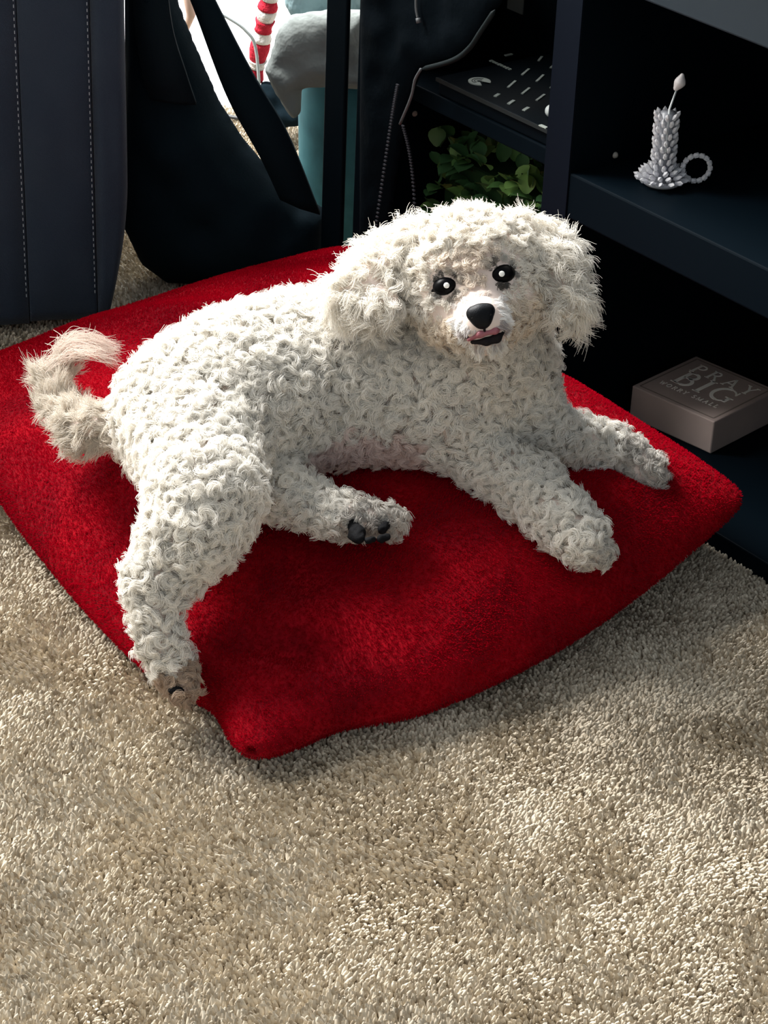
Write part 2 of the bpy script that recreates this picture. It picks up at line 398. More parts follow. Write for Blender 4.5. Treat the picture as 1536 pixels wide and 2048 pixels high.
# the front corner is pinched into a blunt tab
out_s = out_s * np.where(Sg < 0, .55, 1.0) + .017 * np.exp(-((Tg + .74) / .13) ** 2) * np.where(Sg < 0, np.abs(Sg) ** 4, 0)
out_t = out_t + .013 * np.exp(-((Sg + .66) / .15) ** 2) * np.where(Tg < 0, np.abs(Tg) ** 4, 0)
base = base + out_s[..., None] * es + out_t[..., None] * et
cpull = (Sg ** 2 * Tg ** 2) ** 26
cen_ = (CL + CT + CR + CB) / 4
kk = np.where((Sg < 0) & (Tg < 0), .060, .040)
base[..., :2] += (cen_[:2] - base[..., :2]) * (kk * cpull)[..., None]
base[..., 2] -= .018 * (1 - Sg ** 2) * np.where(Tg < 0, Tg ** 2, 0) + .010 * (1 - Tg ** 2) * np.where(Sg < 0, Sg ** 2, 0)
top = base.copy(); bot = base.copy()
flat = top.reshape(-1, 3)
wr_ = (vnoise(flat, 8, 1) * .010 + vnoise(flat, 17, 2) * .0045).reshape(Sg.shape)
# a pinch fold near the front corner, radiating creases
def crease(s0, t0_, s1_, t1_, w, amp):
    ax, ay = s1_ - s0, t1_ - t0_; L2 = ax * ax + ay * ay
    u = np.clip(((Sg - s0) * ax + (Tg - t0_) * ay) / L2, 0, 1)
    d = np.hypot(Sg - s0 - u * ax, Tg - t0_ - u * ay)
    return -amp * np.exp(-(d / w) ** 2) * np.sin(np.clip(u, .02, .98) * math.pi) ** .5
fold = 1.25 * crease(-.92, -.66, -.62, -.90, .045, .016) + crease(-.95, -.80, -.55, -.72, .09, -.012) + crease(-.7, -.55, -.35, -.75, .12, .008) + crease(-.8, -.3, -.5, -.62, .12, -.006)
top[..., 2] += .082 * q ** .42 + (wr_ + fold) * np.clip(q * 4, 0, 1)
bot[..., 2] = np.maximum(base[..., 2] - .07 * q ** .42, .0015)
bot[..., 2] = np.where(q <= 1e-6, base[..., 2], bot[..., 2])
# the dog's weight presses the cover down
tv = top.reshape(-1, 3).copy()
for it in range(8):
    d = dog_sdf(tv); push = np.clip(.003 - d, 0, .02); tv[:, 2] -= push
dd = dog_sdf(tv)
floor_lim = np.maximum(bot.reshape(-1, 3)[:, 2] + .004, .004)
edge = (q.reshape(-1) <= 1e-6)
tv[:, 2] = np.where(edge, base.reshape(-1, 3)[:, 2], np.maximum(tv[:, 2], np.minimum(floor_lim, top.reshape(-1, 3)[:, 2])))
# relax the pressed area
T3 = tv.reshape(NS, NT, 3)
for it in range(6):
    z = T3[..., 2]; zz = z.copy()
    zz[1:-1, 1:-1] = .5 * z[1:-1, 1:-1] + .125 * (z[2:, 1:-1] + z[:-2, 1:-1] + z[1:-1, 2:] + z[1:-1, :-2]); T3[..., 2] = np.minimum(zz, np.where(q > .15, zz, z))
tv = T3.reshape(-1, 3)
PILLOW_TOP = T3
def gi(i, j): return i * NT + j
Qf = []
nb = NS * NT; bmap = -np.ones((NS, NT), int); extra = []
for i in range(NS):
    for j in range(NT):
        if i in (0, NS - 1) or j in (0, NT - 1): bmap[i, j] = gi(i, j)
        else: bmap[i, j] = nb + len(extra); extra.append(bot[i, j])
Vp = np.vstack([tv, np.array(extra)])
ii, jj = np.meshgrid(np.arange(NS - 1), np.arange(NT - 1), indexing='ij'); ii = ii.ravel(); jj = jj.ravel()
Qt = np.stack([ii * NT + jj, (ii + 1) * NT + jj, (ii + 1) * NT + jj + 1, ii * NT + jj + 1], 1)
Qb = np.stack([bmap[ii, jj + 1], bmap[ii + 1, jj + 1], bmap[ii + 1, jj], bmap[ii, jj]], 1)
MRED = bpy.data.materials.new('red_plush'); MRED.use_nodes = True; nt = MRED.node_tree; b = nt.nodes['Principled BSDF']
b.inputs['Roughness'].default_value = .95; b.inputs['Specular IOR Level'].default_value = .08
b.inputs['Sheen Weight'].default_value = .15; b.inputs['Sheen Tint'].default_value = (1, .10, .12, 1); b.inputs['Sheen Roughness'].default_value = .5
tc = nt.nodes.new('ShaderNodeTexCoord'); n1 = nt.nodes.new('ShaderNodeTexNoise'); n1.inputs['Scale'].default_value = 14; n1.inputs['Detail'].default_value = 5; n1.inputs['Distortion'].default_value = .6
n2 = nt.nodes.new('ShaderNodeTexNoise'); n2.inputs['Scale'].default_value = 260; n2.inputs['Detail'].default_value = 3
for n in (n1, n2): nt.links.new(tc.outputs['Object'], n.inputs['Vector'])
r1 = nt.nodes.new('ShaderNodeValToRGB'); e = r1.color_ramp.elements
e[0].position = .36; e[0].color = (.17, .0008, .006, 1); e[1].position = .66; e[1].color = (.34, .0018, .009, 1)
nt.links.new(n1.outputs['Fac'], r1.inputs['Fac'])
mxr = nt.nodes.new('ShaderNodeMix'); mxr.data_type = 'RGBA'; mxr.blend_type = 'MULTIPLY'; mxr.inputs['Factor'].default_value = .55
r2 = nt.nodes.new('ShaderNodeValToRGB'); r2.color_ramp.elements[0].position = .3; r2.color_ramp.elements[0].color = (.45, .45, .45, 1); r2.color_ramp.elements[1].position = .65
nt.links.new(n2.outputs['Fac'], r2.inputs['Fac']); nt.links.new(r1.outputs['Color'], mxr.inputs[6]); nt.links.new(r2.outputs['Color'], mxr.inputs[7])
nt.links.new(mxr.outputs[2], b.inputs['Base Color'])
bp = nt.nodes.new('ShaderNodeBump'); bp.inputs['Strength'].default_value = .6; bp.inputs['Distance'].default_value = .003
nt.links.new(n2.outputs['Fac'], bp.inputs['Height']); nt.links.new(bp.outputs['Normal'], b.inputs['Normal'])
pc = pillow_point(np.array([0.]), np.array([0.]))[0]
pil = root('floor_pillow', (pc[0], pc[1], 0), 'large red plush floor pillow under the white dog', 'pillow')
cov = link('cover', np_mesh('pillow_cover', Vp, np.vstack([Qt, Qb])), MRED, pil)
# short plush fibres all over the cover
def plush():
    Vv = tv; a_, b_, c_, d_ = (Vv[Qt[:, i]] for i in range(4))
    lowq = np.vstack([Qt, Qb]); a_, b_, c_, d_ = (Vp[lowq[:, i]] for i in range(4))
    cr_ = np.cross(c_ - a_, d_ - b_); ar_ = .5 * np.linalg.norm(cr_, axis=1); nn = cr_ / (2 * ar_[:, None] + 1e-12)
    cen = (a_ + b_ + c_ + d_) / 4
    wgt = ar_ * np.where(np.arange(len(lowq)) < len(Qt), 1.0, np.where(cen[:, 2] > .004, .8, 0))
    if nn[:len(Qt), 2].mean() < 0: nn = -nn
    N = 260000; f = RNG.choice(len(lowq), N, p=wgt / wgt.sum()); u_ = RNG.random((N, 1)); v_ = RNG.random((N, 1))
    p = a_[f] * (1 - u_) * (1 - v_) + b_[f] * u_ * (1 - v_) + c_[f] * u_ * v_ + d_[f] * (1 - u_) * v_
    n_ = nn[f]; nap = np.stack([vnoise(p, 12, 31), vnoise(p, 12, 32), vnoise(p, 12, 33)], 1) * .9 + np.array([.35, -.5, 0]) + RNG.normal(0, .35, (N, 3))
    d = n_ + nap * .8; d /= np.linalg.norm(d, axis=1, keepdims=True); d += n_ * np.clip(.25 - (d * n_).sum(1, keepdims=True), 0, 1)
    ln = RNG.uniform(.0016, .0034, (N, 1))
    P_ = np.stack([p - n_ * .0004, p + d * ln * .5 + n_ * ln * .15, p + d * ln], 1)
    m = np.clip(.5 + .45 * vnoise(p, 14, 34) + RNG.normal(0, .18, N), 0, 1)[:, None]
    c = np.array([.27, .0012, .010]) * (1 - m) + np.array([.55, .003, .018]) * m
    o = hair('plush_pile', P_, np.array([.00030, .00028, .00015]), c, fibre_mat('red_plush_fibre', 'tint', .45), pil); o['kind'] = 'stuff'
plush()

# ------------------------------------------------------------------ the dog
dg = root('dog', (*pz(650, 900, .1)[:2], .1), 'curly white dog lying on the red pillow with its head turned to the viewer', 'dog')
allp = np.array([p[0] for p in PR] + [p[1] for p in PR])
G, org = grid_of(allp.min(0) - .1, allp.max(0) + .1, .0045)
shp = G.shape[:3]
D = dog_sdf(G.reshape(-1, 3)).reshape(shp)
Vd, Qd = surface_nets(D, org, .0045)
MSKIN = mat('dog_skin', srgb(222, 205, 196), .8, .2)
body = link('body', np_mesh('dog_body', Vd, Qd), MSKIN, dg)
# vertex normals from the distance field
def sdf_normal(p, e=.002):
    n = np.stack([dog_sdf(p + np.eye(3)[i] * e) - dog_sdf(p - np.eye(3)[i] * e) for i in range(3)], 1)
    return n / (np.linalg.norm(n, axis=1, keepdims=True) + 1e-9)
# sample roots evenly
A_, B_, C_, D_ = (Vd[Qd[:, i]] for i in range(4))
ar = .5 * np.linalg.norm(np.cross(C_ - A_, D_ - B_), axis=1)
NSAMP = 140000
fi = RNG.choice(len(Qd), NSAMP, p=ar / ar.sum()); u = RNG.random((NSAMP, 1)); v = RNG.random((NSAMP, 1))
roots = A_[fi] * (1 - u) * (1 - v) + B_[fi] * u * (1 - v) + C_[fi] * u * v + D_[fi] * (1 - u) * v
def thin(p, h):
    key = np.floor(p / h).astype(np.int64); _, ix = np.unique(key, axis=0, return_index=True); return ix
roots = roots[thin(roots, .0062)]
nrm = sdf_normal(roots)
ri, reg = dog_region(roots)
Apos = np.array([p[0] for p in PR]); Bpos = np.array([p[1] for p in PR])
axisd = Bpos - Apos; axisd /= np.linalg.norm(axisd, axis=1, keepdims=True) + 1e-9
ax = axisd[ri]
hl = np.stack([(roots - HO) @ hx, (roots - HO) @ hy, (roots - HO) @ hz], 1) * 1000      # head-local mm
down = np.array([0, 0, -1.0])
#            length  lift  flow_w grav  curl   turns  clump  tip   rad
PAR = {'body': (.020, .78, .25, .15, .0046, 1.2, .0050, .0016, .00027),
       'neck': (.018, .72, .30, .25, .0042, 1.15, .0050, .0016, .00027),
       'thigh': (.019, .78, .30, .20, .0046, 1.2, .0050, .0016, .00027),
       'leg': (.0165, .75, .30, .20, .0044, 1.2, .0048, .0015, .00027),
       'paw': (.0135, .65, .40, .20, .0032, 1.0, .0050, .0018, .00026),
       'paw_stained': (.0135, .65, .40, .20, .0032, 1.0, .0050, .0018, .00026),
       'tail': (.024, .45, .75, .10, .0028, .7, .0055, .0014, .00025),
       'tail_tip': (.030, .28, .95, .05, .0025, .6, .0055, .0012, .00024),
       'head': (.017, .75, .25, .15, .0030, 1.0, .0054, .0016, .00027),
       'crown': (.020, .90, .15, .05, .0032, .8, .0054, .0012, .00026),
       'cheek': (.012, .50, .45, .40, .0026, 1.0, .0050, .0016, .00027),
       'muzzle': (.0095, .40, .75, .15, .0010, .4, .0048, .0022, .00026),
       'chin': (.010, .45, .50, .40, .0012, .5, .0045, .0014, .00028),
       'ear': (.028, .50, .35, .45, .0046, .8, .0058, .0011, .00025)}
par = np.array([PAR[r] for r in reg])
L, lift, flw, grv, cr, turns, crad, tipr, srad = par.T.copy()
flow = ax.copy()
# muzzle / cheek hair sweeps back and out from the nose
mz = np.isin(reg, ['muzzle', 'cheek', 'chin', 'head']); nosep = HL(0, -20, 30)
fd = roots - nosep; fd /= np.linalg.norm(fd, axis=1, keepdims=True); flow[mz] = fd[mz]
# ear hair spreads away from the skull
er = reg == 'ear'; sk = HL(0, 10, -55); fd = roots - sk; fd /= np.linalg.norm(fd, axis=1, keepdims=True); flow[er] = fd[er] * .8
# face: short hair round the eyes, none on the eyeballs, nose or lips
eyd = np.minimum(*[np.linalg.norm(roots - e, axis=1) for e in EYES])
L = np.where(eyd < .030, np.minimum(L, .004 + (eyd - .011).clip(0) * .55), L)
cr = np.where(eyd < .030, np.minimum(cr, .0012), cr)
brow = (np.abs(hl[:, 0]) < 26) & (hl[:, 1] > -16) & (hl[:, 1] < 26) & (hl[:, 2] > -30)
L = np.where(brow, np.minimum(L, .009), L); cr = np.where(brow, .0024, cr)
belly = np.zeros(len(roots), bool)
bp_ = np.stack([pz(x, y, .13) for x, y in ((640, 930), (720, 940), (800, 930))])
bd = np.min(np.linalg.norm(roots[:, None] - bp_[None], axis=2), axis=1)
L = np.where((bd < .05) & (reg == 'body'), np.minimum(L, .010 + bd * .15), L)
L *= RNG.uniform(.75, 1.25, len(L))
keep = eyd > .0102
keep &= ~((np.linalg.norm(roots - HL(1, -33, 26), axis=1) < .0135))
keep &= ~((np.abs(hl[:, 0]) < 17) & (hl[:, 1] < -43.5) & (hl[:, 1] > -55.5) & (hl[:, 2] > 4))
keep &= ~(nrm[:, 2] < -.75)
# pads of the upturned hind paw stay bare
padc = pz(735, 1052, .135)
toc = CAM - padc; toc /= np.linalg.norm(toc)
# colours
def facing0(x, y):
    p = pz(x, y, .125); d = (CAM - p) / np.linalg.norm(CAM - p); return p + d * .016
base_c = np.tile(np.array(srgb(243, 240, 234)), (len(roots), 1))
cream = np.array(srgb(240, 233, 221)); grey = np.array(srgb(170, 160, 150)); stain = np.array(srgb(176, 146, 118)); white = np.array(srgb(240, 240, 240))
def mixc(m, c, f): base_c[m] = base_c[m] * (1 - f) + c * f
mixc(np.isin(reg, ['head', 'cheek', 'ear', 'crown', 'neck']), cream, .25)
mixc(np.isin(reg, ['muzzle']), white, .7)
mixc(reg == 'paw', grey, .35); mixc(reg == 'paw_stained', stain, .75)
mixc(np.isin(reg, ['tail_tip', 'tail']), np.array(srgb(212, 202, 188)), .7)
cheekst = (reg == 'cheek') & (hl[:, 1] < -22); mixc(cheekst, np.array(srgb(232, 214, 190)), .40)
mixc((bd < .055) & (reg == 'body'), np.array(srgb(228, 196, 190)), .45)
mixc(brow, np.array(srgb(232, 212, 192)), .35)
dk = np.clip(1 - (eyd - .0118) / .0042, 0, 1)[:, None]; base_c = base_c * (1 - dk * .86)
mouthd = np.clip(1 - (np.abs(hl[:, 1] + 49) - 6) / 5, 0, 1) * (np.abs(hl[:, 0]) < 20) * (hl[:, 2] > 4)
base_c = base_c * (1 - .55 * mouthd[:, None]) + np.array(srgb(120, 90, 90)) * (.55 * mouthd[:, None])
for qx, qy in ((714, 1062), (755, 1055), (1178, 1105), (1280, 978)):
    pd_ = np.linalg.norm(roots - facing0(qx, qy), axis=1); wq = np.clip(1 - pd_ / .024, 0, 1)[:, None] * .55
    base_c = base_c * (1 - wq) + np.array(srgb(120, 108, 100)) * wq
base_c *= (1 + .07 * vnoise(roots, 60, 9))[:, None]
sel = np.where(keep)[0]
roots, nrm, flow, L, lift, flw, grv, cr, turns, crad, tipr, srad, base_c = [x[sel] for x in (roots, nrm, flow, L, lift, flw, grv, cr, turns, crad, tipr, srad, base_c)]
NC, SN, K = len(roots), 26, 9
def unit(v): return v / (np.linalg.norm(v, axis=-1, keepdims=True) + 1e-9)
axd = unit(nrm * lift[:, None] + flow * flw[:, None] + down * grv[:, None] + RNG.normal(0, .28, (NC, 3)))
e1 = unit(np.cross(axd, RNG.normal(0, 1, (NC, 3)))); e2 = np.cross(axd, e1)
s = np.linspace(0, 1, K); ph = RNG.uniform(0, 2 * math.pi, NC); hd = RNG.choice([-1, 1], NC); tn = turns * RNG.uniform(.7, 1.35, NC)
ang = ph[:, None] + hd[:, None] * tn[:, None] * 2 * math.pi * s[None]
grow = np.clip(s * 1.8, 0, 1)[None] * cr[:, None] * RNG.uniform(.7, 1.3, (NC, 1))
guide = roots[:, None] - nrm[:, None] * .001 + axd[:, None] * (L[:, None] * (s - .25 * s * s)[None])[..., None] \
    + grow[..., None] * (np.cos(ang)[..., None] * e1[:, None] + np.sin(ang)[..., None] * e2[:, None]) \
    + (down * .35)[None, None] * ((grv * L)[:, None] * (s ** 2)[None])[..., None]
t1v = unit(np.cross(nrm, e1)); t2v = np.cross(nrm, t1v)
rr = np.sqrt(RNG.random((NC, SN))); aa = RNG.uniform(0, 2 * math.pi, (NC, SN))
ox, oy = rr * np.cos(aa), rr * np.sin(aa)
wid = crad[:, None] * (1 - s)[None] ** 1.2 + tipr[:, None] * s[None]
off = ox[:, :, None, None] * t1v[:, None, None] + oy[:, :, None, None] * t2v[:, None, None]
wild = np.where(np.isin(reg[sel], ['ear', 'crown', 'tail', 'tail_tip']), 1.7, 1.0)
stray = wild[:, None, None, None] * RNG.normal(0, 1, (NC, SN, 1, 3)) * (.0011 * s ** 1.5)[None, None, :, None] * (L / .02)[:, None, None, None]
trim = RNG.uniform(.75, 1.0, (NC, SN, 1, 1))
Pf = guide[:, None] + off * wid[:, None, :, None] + stray
Pf = Pf[:, :, :1] + (Pf - Pf[:, :, :1]) * trim
Pf = Pf.reshape(-1, K, 3)
Rf = np.repeat(srad, SN)[:, None] * (1.0 - .65 * s ** 2)[None]
Cf = np.repeat(base_c, SN, 0) * RNG.uniform(.90, 1.06, (NC * SN, 1))
MFUR = fibre_mat('dog_fur', 'tint', .36)
fur = hair('fur', Pf, Rf, np.clip(Cf, 0, .975), MFUR, dg); fur['kind'] = 'stuff'
# long wisps at the tail tip
tp = np.vstack([pz(95, 745, .19), pz(120, 700, .20), pz(150, 685, .205)])
wis = []
for i in range(260):
    a = tp[0] + (tp[1] - tp[0]) * random.random() * 1.2 + RNG.normal(0, .006, 3)
    j = random.random(); k2 = random.random()
    b_ = pz(140 + 30 * j, 662 + 40 * j + 12 * k2, .215) + RNG.normal(0, .003, 3); c_ = pz(190 + 10 * j, 668 + 44 * j + 8 * k2, .205) + RNG.normal(0, .003, 3); d_ = pz(226 + 10 * k2, 690 + 38 * j, .185) + RNG.normal(0, .004, 3)
    wis.append(spline([a, b_, c_, d_], 12))
wis = np.array(wis)
tw = hair('tail_wisp', wis, .00022 * (1 - .6 * np.linspace(0, 1, 12)), np.tile(np.array(srgb(222, 208, 198)), (len(wis), 1)), MFUR, dg); tw['kind'] = 'stuff'

# face
MEYE = mat('dog_eye', (.0022, .0022, .003), .30, .06)
MNOSE = mat('dog_nose', (.0025, .0034, .0055), .5, .15, bump=(900, .4, .0006))
MPAD = mat('paw_pad', (.005, .005, .006), .8, .1, bump=(500, .5, .001))
MLIP = mat('dark_lip', (.012, .010, .011), .8, .10)
MPINK = mat('pink_tongue', srgb(150, 88, 98), .45, .4)
MSHINE = mat('eyeshine_white', (.92, .92, .88), .35, .3)
def ell(name, c, axes, sc, material, parent, seg=20, rings=12):
    me = ellipsoid_mesh(name, seg, rings); me.materials.append(material)
    for v_ in me.vertices:
        q_ = v_.co; p_ = np.array(c) + axes[0] * q_.x * sc[0] + axes[1] * q_.y * sc[1] + axes[2] * q_.z * sc[2]; v_.co = p_
    o = bpy.data.objects.new(name, me); COL.objects.link(o); adopt(o, parent); return o
HA = (hx, hy, hz)
for sx in (-1, 1):
    ec = HL(24.5 * sx, 0, -7.6)
    eye = ell('eye', ec, HA, (.0124, .0090, .0100), MEYE, dg)
    shine = ell('eyeshine_disc', HL(24.5 * sx + .2, .3, 2.0), HA, (.0026, .0026, .0010), MSHINE, eye); shine['label'] = 'white disc standing in for the eyeshine'  # eyeshine painted as a plain white disc, no emission
    cn = blob('eyelid', [(HL(24.5 * sx - 9 * sx, -3.5, -4), HL(24.5 * sx - 13.5 * sx, -5.5, -5), .0034, .0016), (HL(24.5 * sx + 9 * sx, -1, -8), HL(24.5 * sx + 13 * sx, -2, -10), .0034, .0016)], .003, MLIP, dg, .0009)
# nose: broad pad narrowing downwards with two nostrils
nv = []
ns = blob('nose', [(HL(-6.5, -28, 25), HL(6.5, -28, 25), .0062, .0062), (HL(-3, -35, 26), HL(3, -35, 26), .0056, .0056), (HL(0, -28, 27), HL(0, -38, 25), .0062, .0045)], .006, MNOSE, dg, .0012)
for sx in (-1, 1): ell('nostril', HL(6.6 * sx, -31.5, 30.3), HA, (.0024, .0017, .0015), mat('nostril_dark', (.001, .001, .001), .9), ns)
tube('lip_groove', [HL(.5, -38, 28.5), HL(.5, -42, 27.5), HL(0, -45, 26)], .0011, MLIP, dg, 8)
# mouth
tg = blob('tongue', [(HL(-15, -49.5, 17), HL(-4, -46.5, 24.5), .0016, .0025), (HL(-4, -46.5, 24.5), HL(9, -46.5, 24), .0025, .0023), (HL(9, -46.5, 24), HL(17, -45, 17), .0023, .0014)], .004, MPINK, dg, .0010)
blob('lower_lip', [(HL(-12, -52, 16), HL(0, -54, 20.5), .0020, .0031), (HL(0, -54, 20.5), HL(9, -53, 20), .0031, .0036), (HL(9, -53, 20), HL(16, -48.5, 15), .0036, .0018)], .004, MLIP, dg, .0010)
blob('upper_lip', [(HL(-16, -46.5, 15), HL(-5, -43.5, 22.5), .0022, .0024), (HL(-5, -43.5, 22.5), HL(6, -43.5, 22.5), .0024, .0024), (HL(6, -43.5, 22.5), HL(17, -43, 14), .0024, .002)], .003, mat('upper_lip', (.08, .055, .055), .6), dg, .0010)
# upturned hind paw: one large pad and four toe pads facing the viewer
def facing(x, y, z, push):
    p = pz(x, y, z); d = (CAM - p) / np.linalg.norm(CAM - p); return p + d * push
PA = (hx0, hy0, hz)
F3 = lambda x, y: facing(x, y, .128, .0150)
pads = [[(706, 1052, 716, 1066, .0058, .0062), (716, 1066, 720, 1078, .0060, .0042), (708, 1070, 714, 1076, .0050, .0045)],
        [(738, 1040, 745, 1031, .0040, .0030)], [(765, 1058, 773, 1050, .0046, .0036)], [(762, 1078, 775, 1074, .0038, .0034)], [(736, 1081, 746, 1079, .0032, .0028)]]
for pd in pads:
    blob('paw_pad', [(F3(a_, b_), F3(c_, d_), r0, r1) for a_, b_, c_, d_, r0, r1 in pd], .004, MPAD, dg, .0011, (.0008, 300))
# claws and the dark undersides of the other paws
for x, y, z, a_, b_, ps in ((1178, 1112, .100, .011, .0045, .012), (1140, 1084, .108, .007, .006, .014), (1278, 985, .098, .011, .004, .012), (352, 1381, .040, .007, .004, .018)):
    ell('paw_pad', facing(x, y, z, ps), PA, (a_, b_, .004), MPAD, dg)

# ------------------------------------------------------------------ carpet pile
def carpet():
    sp = .0029
    xs = np.arange(-.95, .80, sp); ys = np.arange(1.12, 3.15, sp)
    X, Y = np.meshgrid(xs, ys); p = np.stack([X.ravel(), Y.ravel(), np.full(X.size, -.006)], 1)
    p[:, :2] += RNG.uniform(-.45, .45, (len(p), 2)) * sp
    # keep what the camera (or one step beside it) can see
    vx = p - CAM; w = vx @ fw; px = 768 + F * (vx @ rt) / w; pyx = 1024 - F * (vx @ up) / w
    k = (px > -420) & (px < 1960) & (pyx < 2250) & (pyx > 60)
    cw = (p - P0) @ DW; cu = (p - P0) @ DU; k &= ~((cw > -.001) & (cu > -.60))
    inn = np.ones(len(p), bool)
    cor = [CL, CB, CR, CT]; cc = sum(cor) / 4
    for i in range(4):
        a = cc + (cor[i] - cc) * .72; b = cc + (cor[(i + 1) % 4] - cc) * .72
        inn &= ((b[0] - a[0]) * (p[:, 1] - a[1]) - (b[1] - a[1]) * (p[:, 0] - a[0])) > 0
    p = p[k & ~inn]
    far = p[:, 1] > 2.05; p = p[~far | (RNG.random(len(p)) < .6)]
    n = len(p)
    lean = np.stack([vnoise(p, 16, 21), vnoise(p, 16, 22), np.zeros(n)], 1) * .0030 + RNG.normal(0, .0016, (n, 3)) * [1, 1, 0]
    S2 = 1; K2 = 4; s = np.linspace(0, 1, K2)
    ht = .0070 * (1 + .18 * vnoise(p, 30, 23)) * RNG.uniform(.8, 1.15, n)
    out = []
    for j in range(S2):
        a0 = RNG.uniform(0, 6.28, n); tw_ = 2.4
        cx = np.cos(a0[:, None] + tw_ * s[None]); cy = np.sin(a0[:, None] + tw_ * s[None])
        q_ = p[:, None] + lean[:, None] * (s ** 1.5)[None, :, None] + np.stack([cx * .0007, cy * .0007, np.zeros_like(cx)], 2)
        q_[..., 2] += ht[:, None] * s[None]; out.append(q_)
    Pq = np.concatenate(out); R = np.tile(np.array([.0010, .0015, .00165, .0011]), (len(Pq), 1)) * RNG.uniform(.8, 1.15, (len(Pq), 1))
    c0 = np.array(srgb(212, 201, 182)); c1 = np.array(srgb(152, 139, 120)); m = np.clip(.38 + .10 * vnoise(p, 11, 24) + RNG.normal(0, .28, n), 0, 1)[:, None]
    c = c0 * (1 - m) + c1 * m; c = np.tile(c, (S2, 1)) * RNG.uniform(.85, 1.08, (n * S2, 1))
    o = hair('carpet_pile', Pq, R, np.clip(c, 0, .95), MPILE, None)
    tag(o, 'beige carpet pile of short twisted tufts', 'carpet', None, 'stuff')
carpet()

# ------------------------------------------------------------------ slate upholstered seat at the left
def sofa():
    A = pz(0, 650, .012); B = pz(217, 637, .012); A[2] = B[2] = 0
    e = B - A; e /= np.linalg.norm(e); nb = np.array([-e[1], e[0], 0])          # nb: away from the viewer
    if nb[1] < 0: nb = -nb
    r = root('armchair', (*(A + nb * .2)[:2], 0), 'slate grey fabric armchair with pale top-stitching beside the black bag', 'armchair')
    def ue(x, y, dep=0.0):       # pixel -> (along, height) on the front plane
        d = ray(x, y); o = CAM - (A + nb * dep); t = -(o @ nb) / (d @ nb); q_ = o + d * t; return q_ @ e, q_[2]
    H0 = .80
    s36, s180, s250 = ue(36, 100)[0], ue(181, 100)[0], ue(252, 200)[0]
    sb = ue(217, 620)[0]
    # body, then three padded front panels divided by the seams
    def panel(name, a0, a1, b1, z0, z1, bulge, parent, dep0=0.0):
        na, nz_ = 26, 60; V = []; Fc = []
        for i in range(nz_ + 1):
            f = i / nz_; z = z0 + (z1 - z0) * f
            right = a1 + (b1 - a1) * (max(0, 1 - f / .21) ** 1.7)
            for j in range(na + 1):
                g = j / na; aa = a0 + (right - a0) * g
                bl = bulge * (1 - abs(2 * g - 1) ** 4) * (1 - abs(2 * f - 1) ** 14)
                rip = .0012 * math.sin(z * 40 + aa * 31) * math.sin(aa * 90)
                V.append(A + e * aa + nb * (dep0 - bl - rip) + np.array([0, 0, z]))
        n0 = len(V)
        V += [v_ + nb * (dep0 + .02 - ((v_ - A) @ nb)) for v_ in V[:n0]]
        w = na + 1
        for i in range(nz_):
            for j in range(na):
                a = i * w + j; Fc.append((a, a + 1, a + w + 1, a + w)); Fc.append((n0 + a + w, n0 + a + w + 1, n0 + a + 1, n0 + a))
        bd_ = [j for j in range(w)] + [i * w + na for i in range(1, nz_ + 1)] + [nz_ * w + j for j in range(na - 1, -1, -1)] + [i * w for i in range(nz_ - 1, 0, -1)]
        for k_ in range(len(bd_)):
            a, b_ = bd_[k_], bd_[(k_ + 1) % len(bd_)]; Fc.append((b_, a, n0 + a, n0 + b_))
        return from_py(name, V, Fc, MSLATE, parent, True)
    P_ = lambda a_, n_, z_: A + e * a_ + nb * n_ + np.array([0, 0, z_])
    body_ = hexa('chair_body', [P_(-.55, .012, .03), P_(sb - .004, .012, .03), P_(sb - .02, .40, .03), P_(-.55, .40, .03), P_(-.55, .012, H0), P_(s250 - .012, .012, H0), P_(s250 - .03, .40, H0), P_(-.55, .40, H0)], MSLATE, r, .012)
    panel('front_panel', -.55, s36 - .0005, s36 - .0005, .012, H0, .009, r)
    panel('front_panel', s36 + .0005, s180 - .0005, s180 - .0005, .014, H0, .006, r)
    panel('front_panel', s180 + .0005, s250, sb, .016, H0, .010, r)
    bm = bmesh.new()
    for x in (36, 181):
        z = .05
        while z < .45:
            a_ = (s36 if x == 36 else s180) + (-.0032)
            m_ = Matrix.Translation(Vector(P_(a_, -.0065, z))); bmesh.ops.create_cube(bm, size=1, matrix=m_ @ Matrix.Diagonal((.0008, .0010, .0034, 1)))
            z += .0072
    st = from_bm('stitching', bm, MSTITCH, r); st['kind'] = 'stuff'
    for a_ in (-.5, sb - .06): tube('foot', [P_(a_, .1, -.004), P_(a_, .1, .034)], .018, MFRAME, r)
sofa()

# ------------------------------------------------------------------ slumped black bag with a wide strap
def plane_pts(px, Y): return [(lambda q_: (q_[0], q_[2]))(py(x, y, Y)) for x, y in px]
BY = 2.53
bag = root('shoulder_bag', (-.2, BY, 0), 'black nylon bag slumped behind the red pillow beside the armchair', 'bag')
BO = plane_pts([(252, -260), (330, -270), (352, 0), (388, 90), (438, 205), (485, 280), (545, 352), (600, 405), (625, 408), (652, 425), (648, 560), (600, 640), (400, 640), (372, 598), (335, 575), (282, 520), (246, 445), (244, 330), (254, 200), (253, 90)], BY)
BO = [(a_, max(b_, .002)) for a_, b_ in BO]
puffy('bag_body', BO, (0, BY, 0), (1, 0, 0), (0, 0, 1), .060, MCLOTHBLK, bag, .005, .075, (.010, 22))
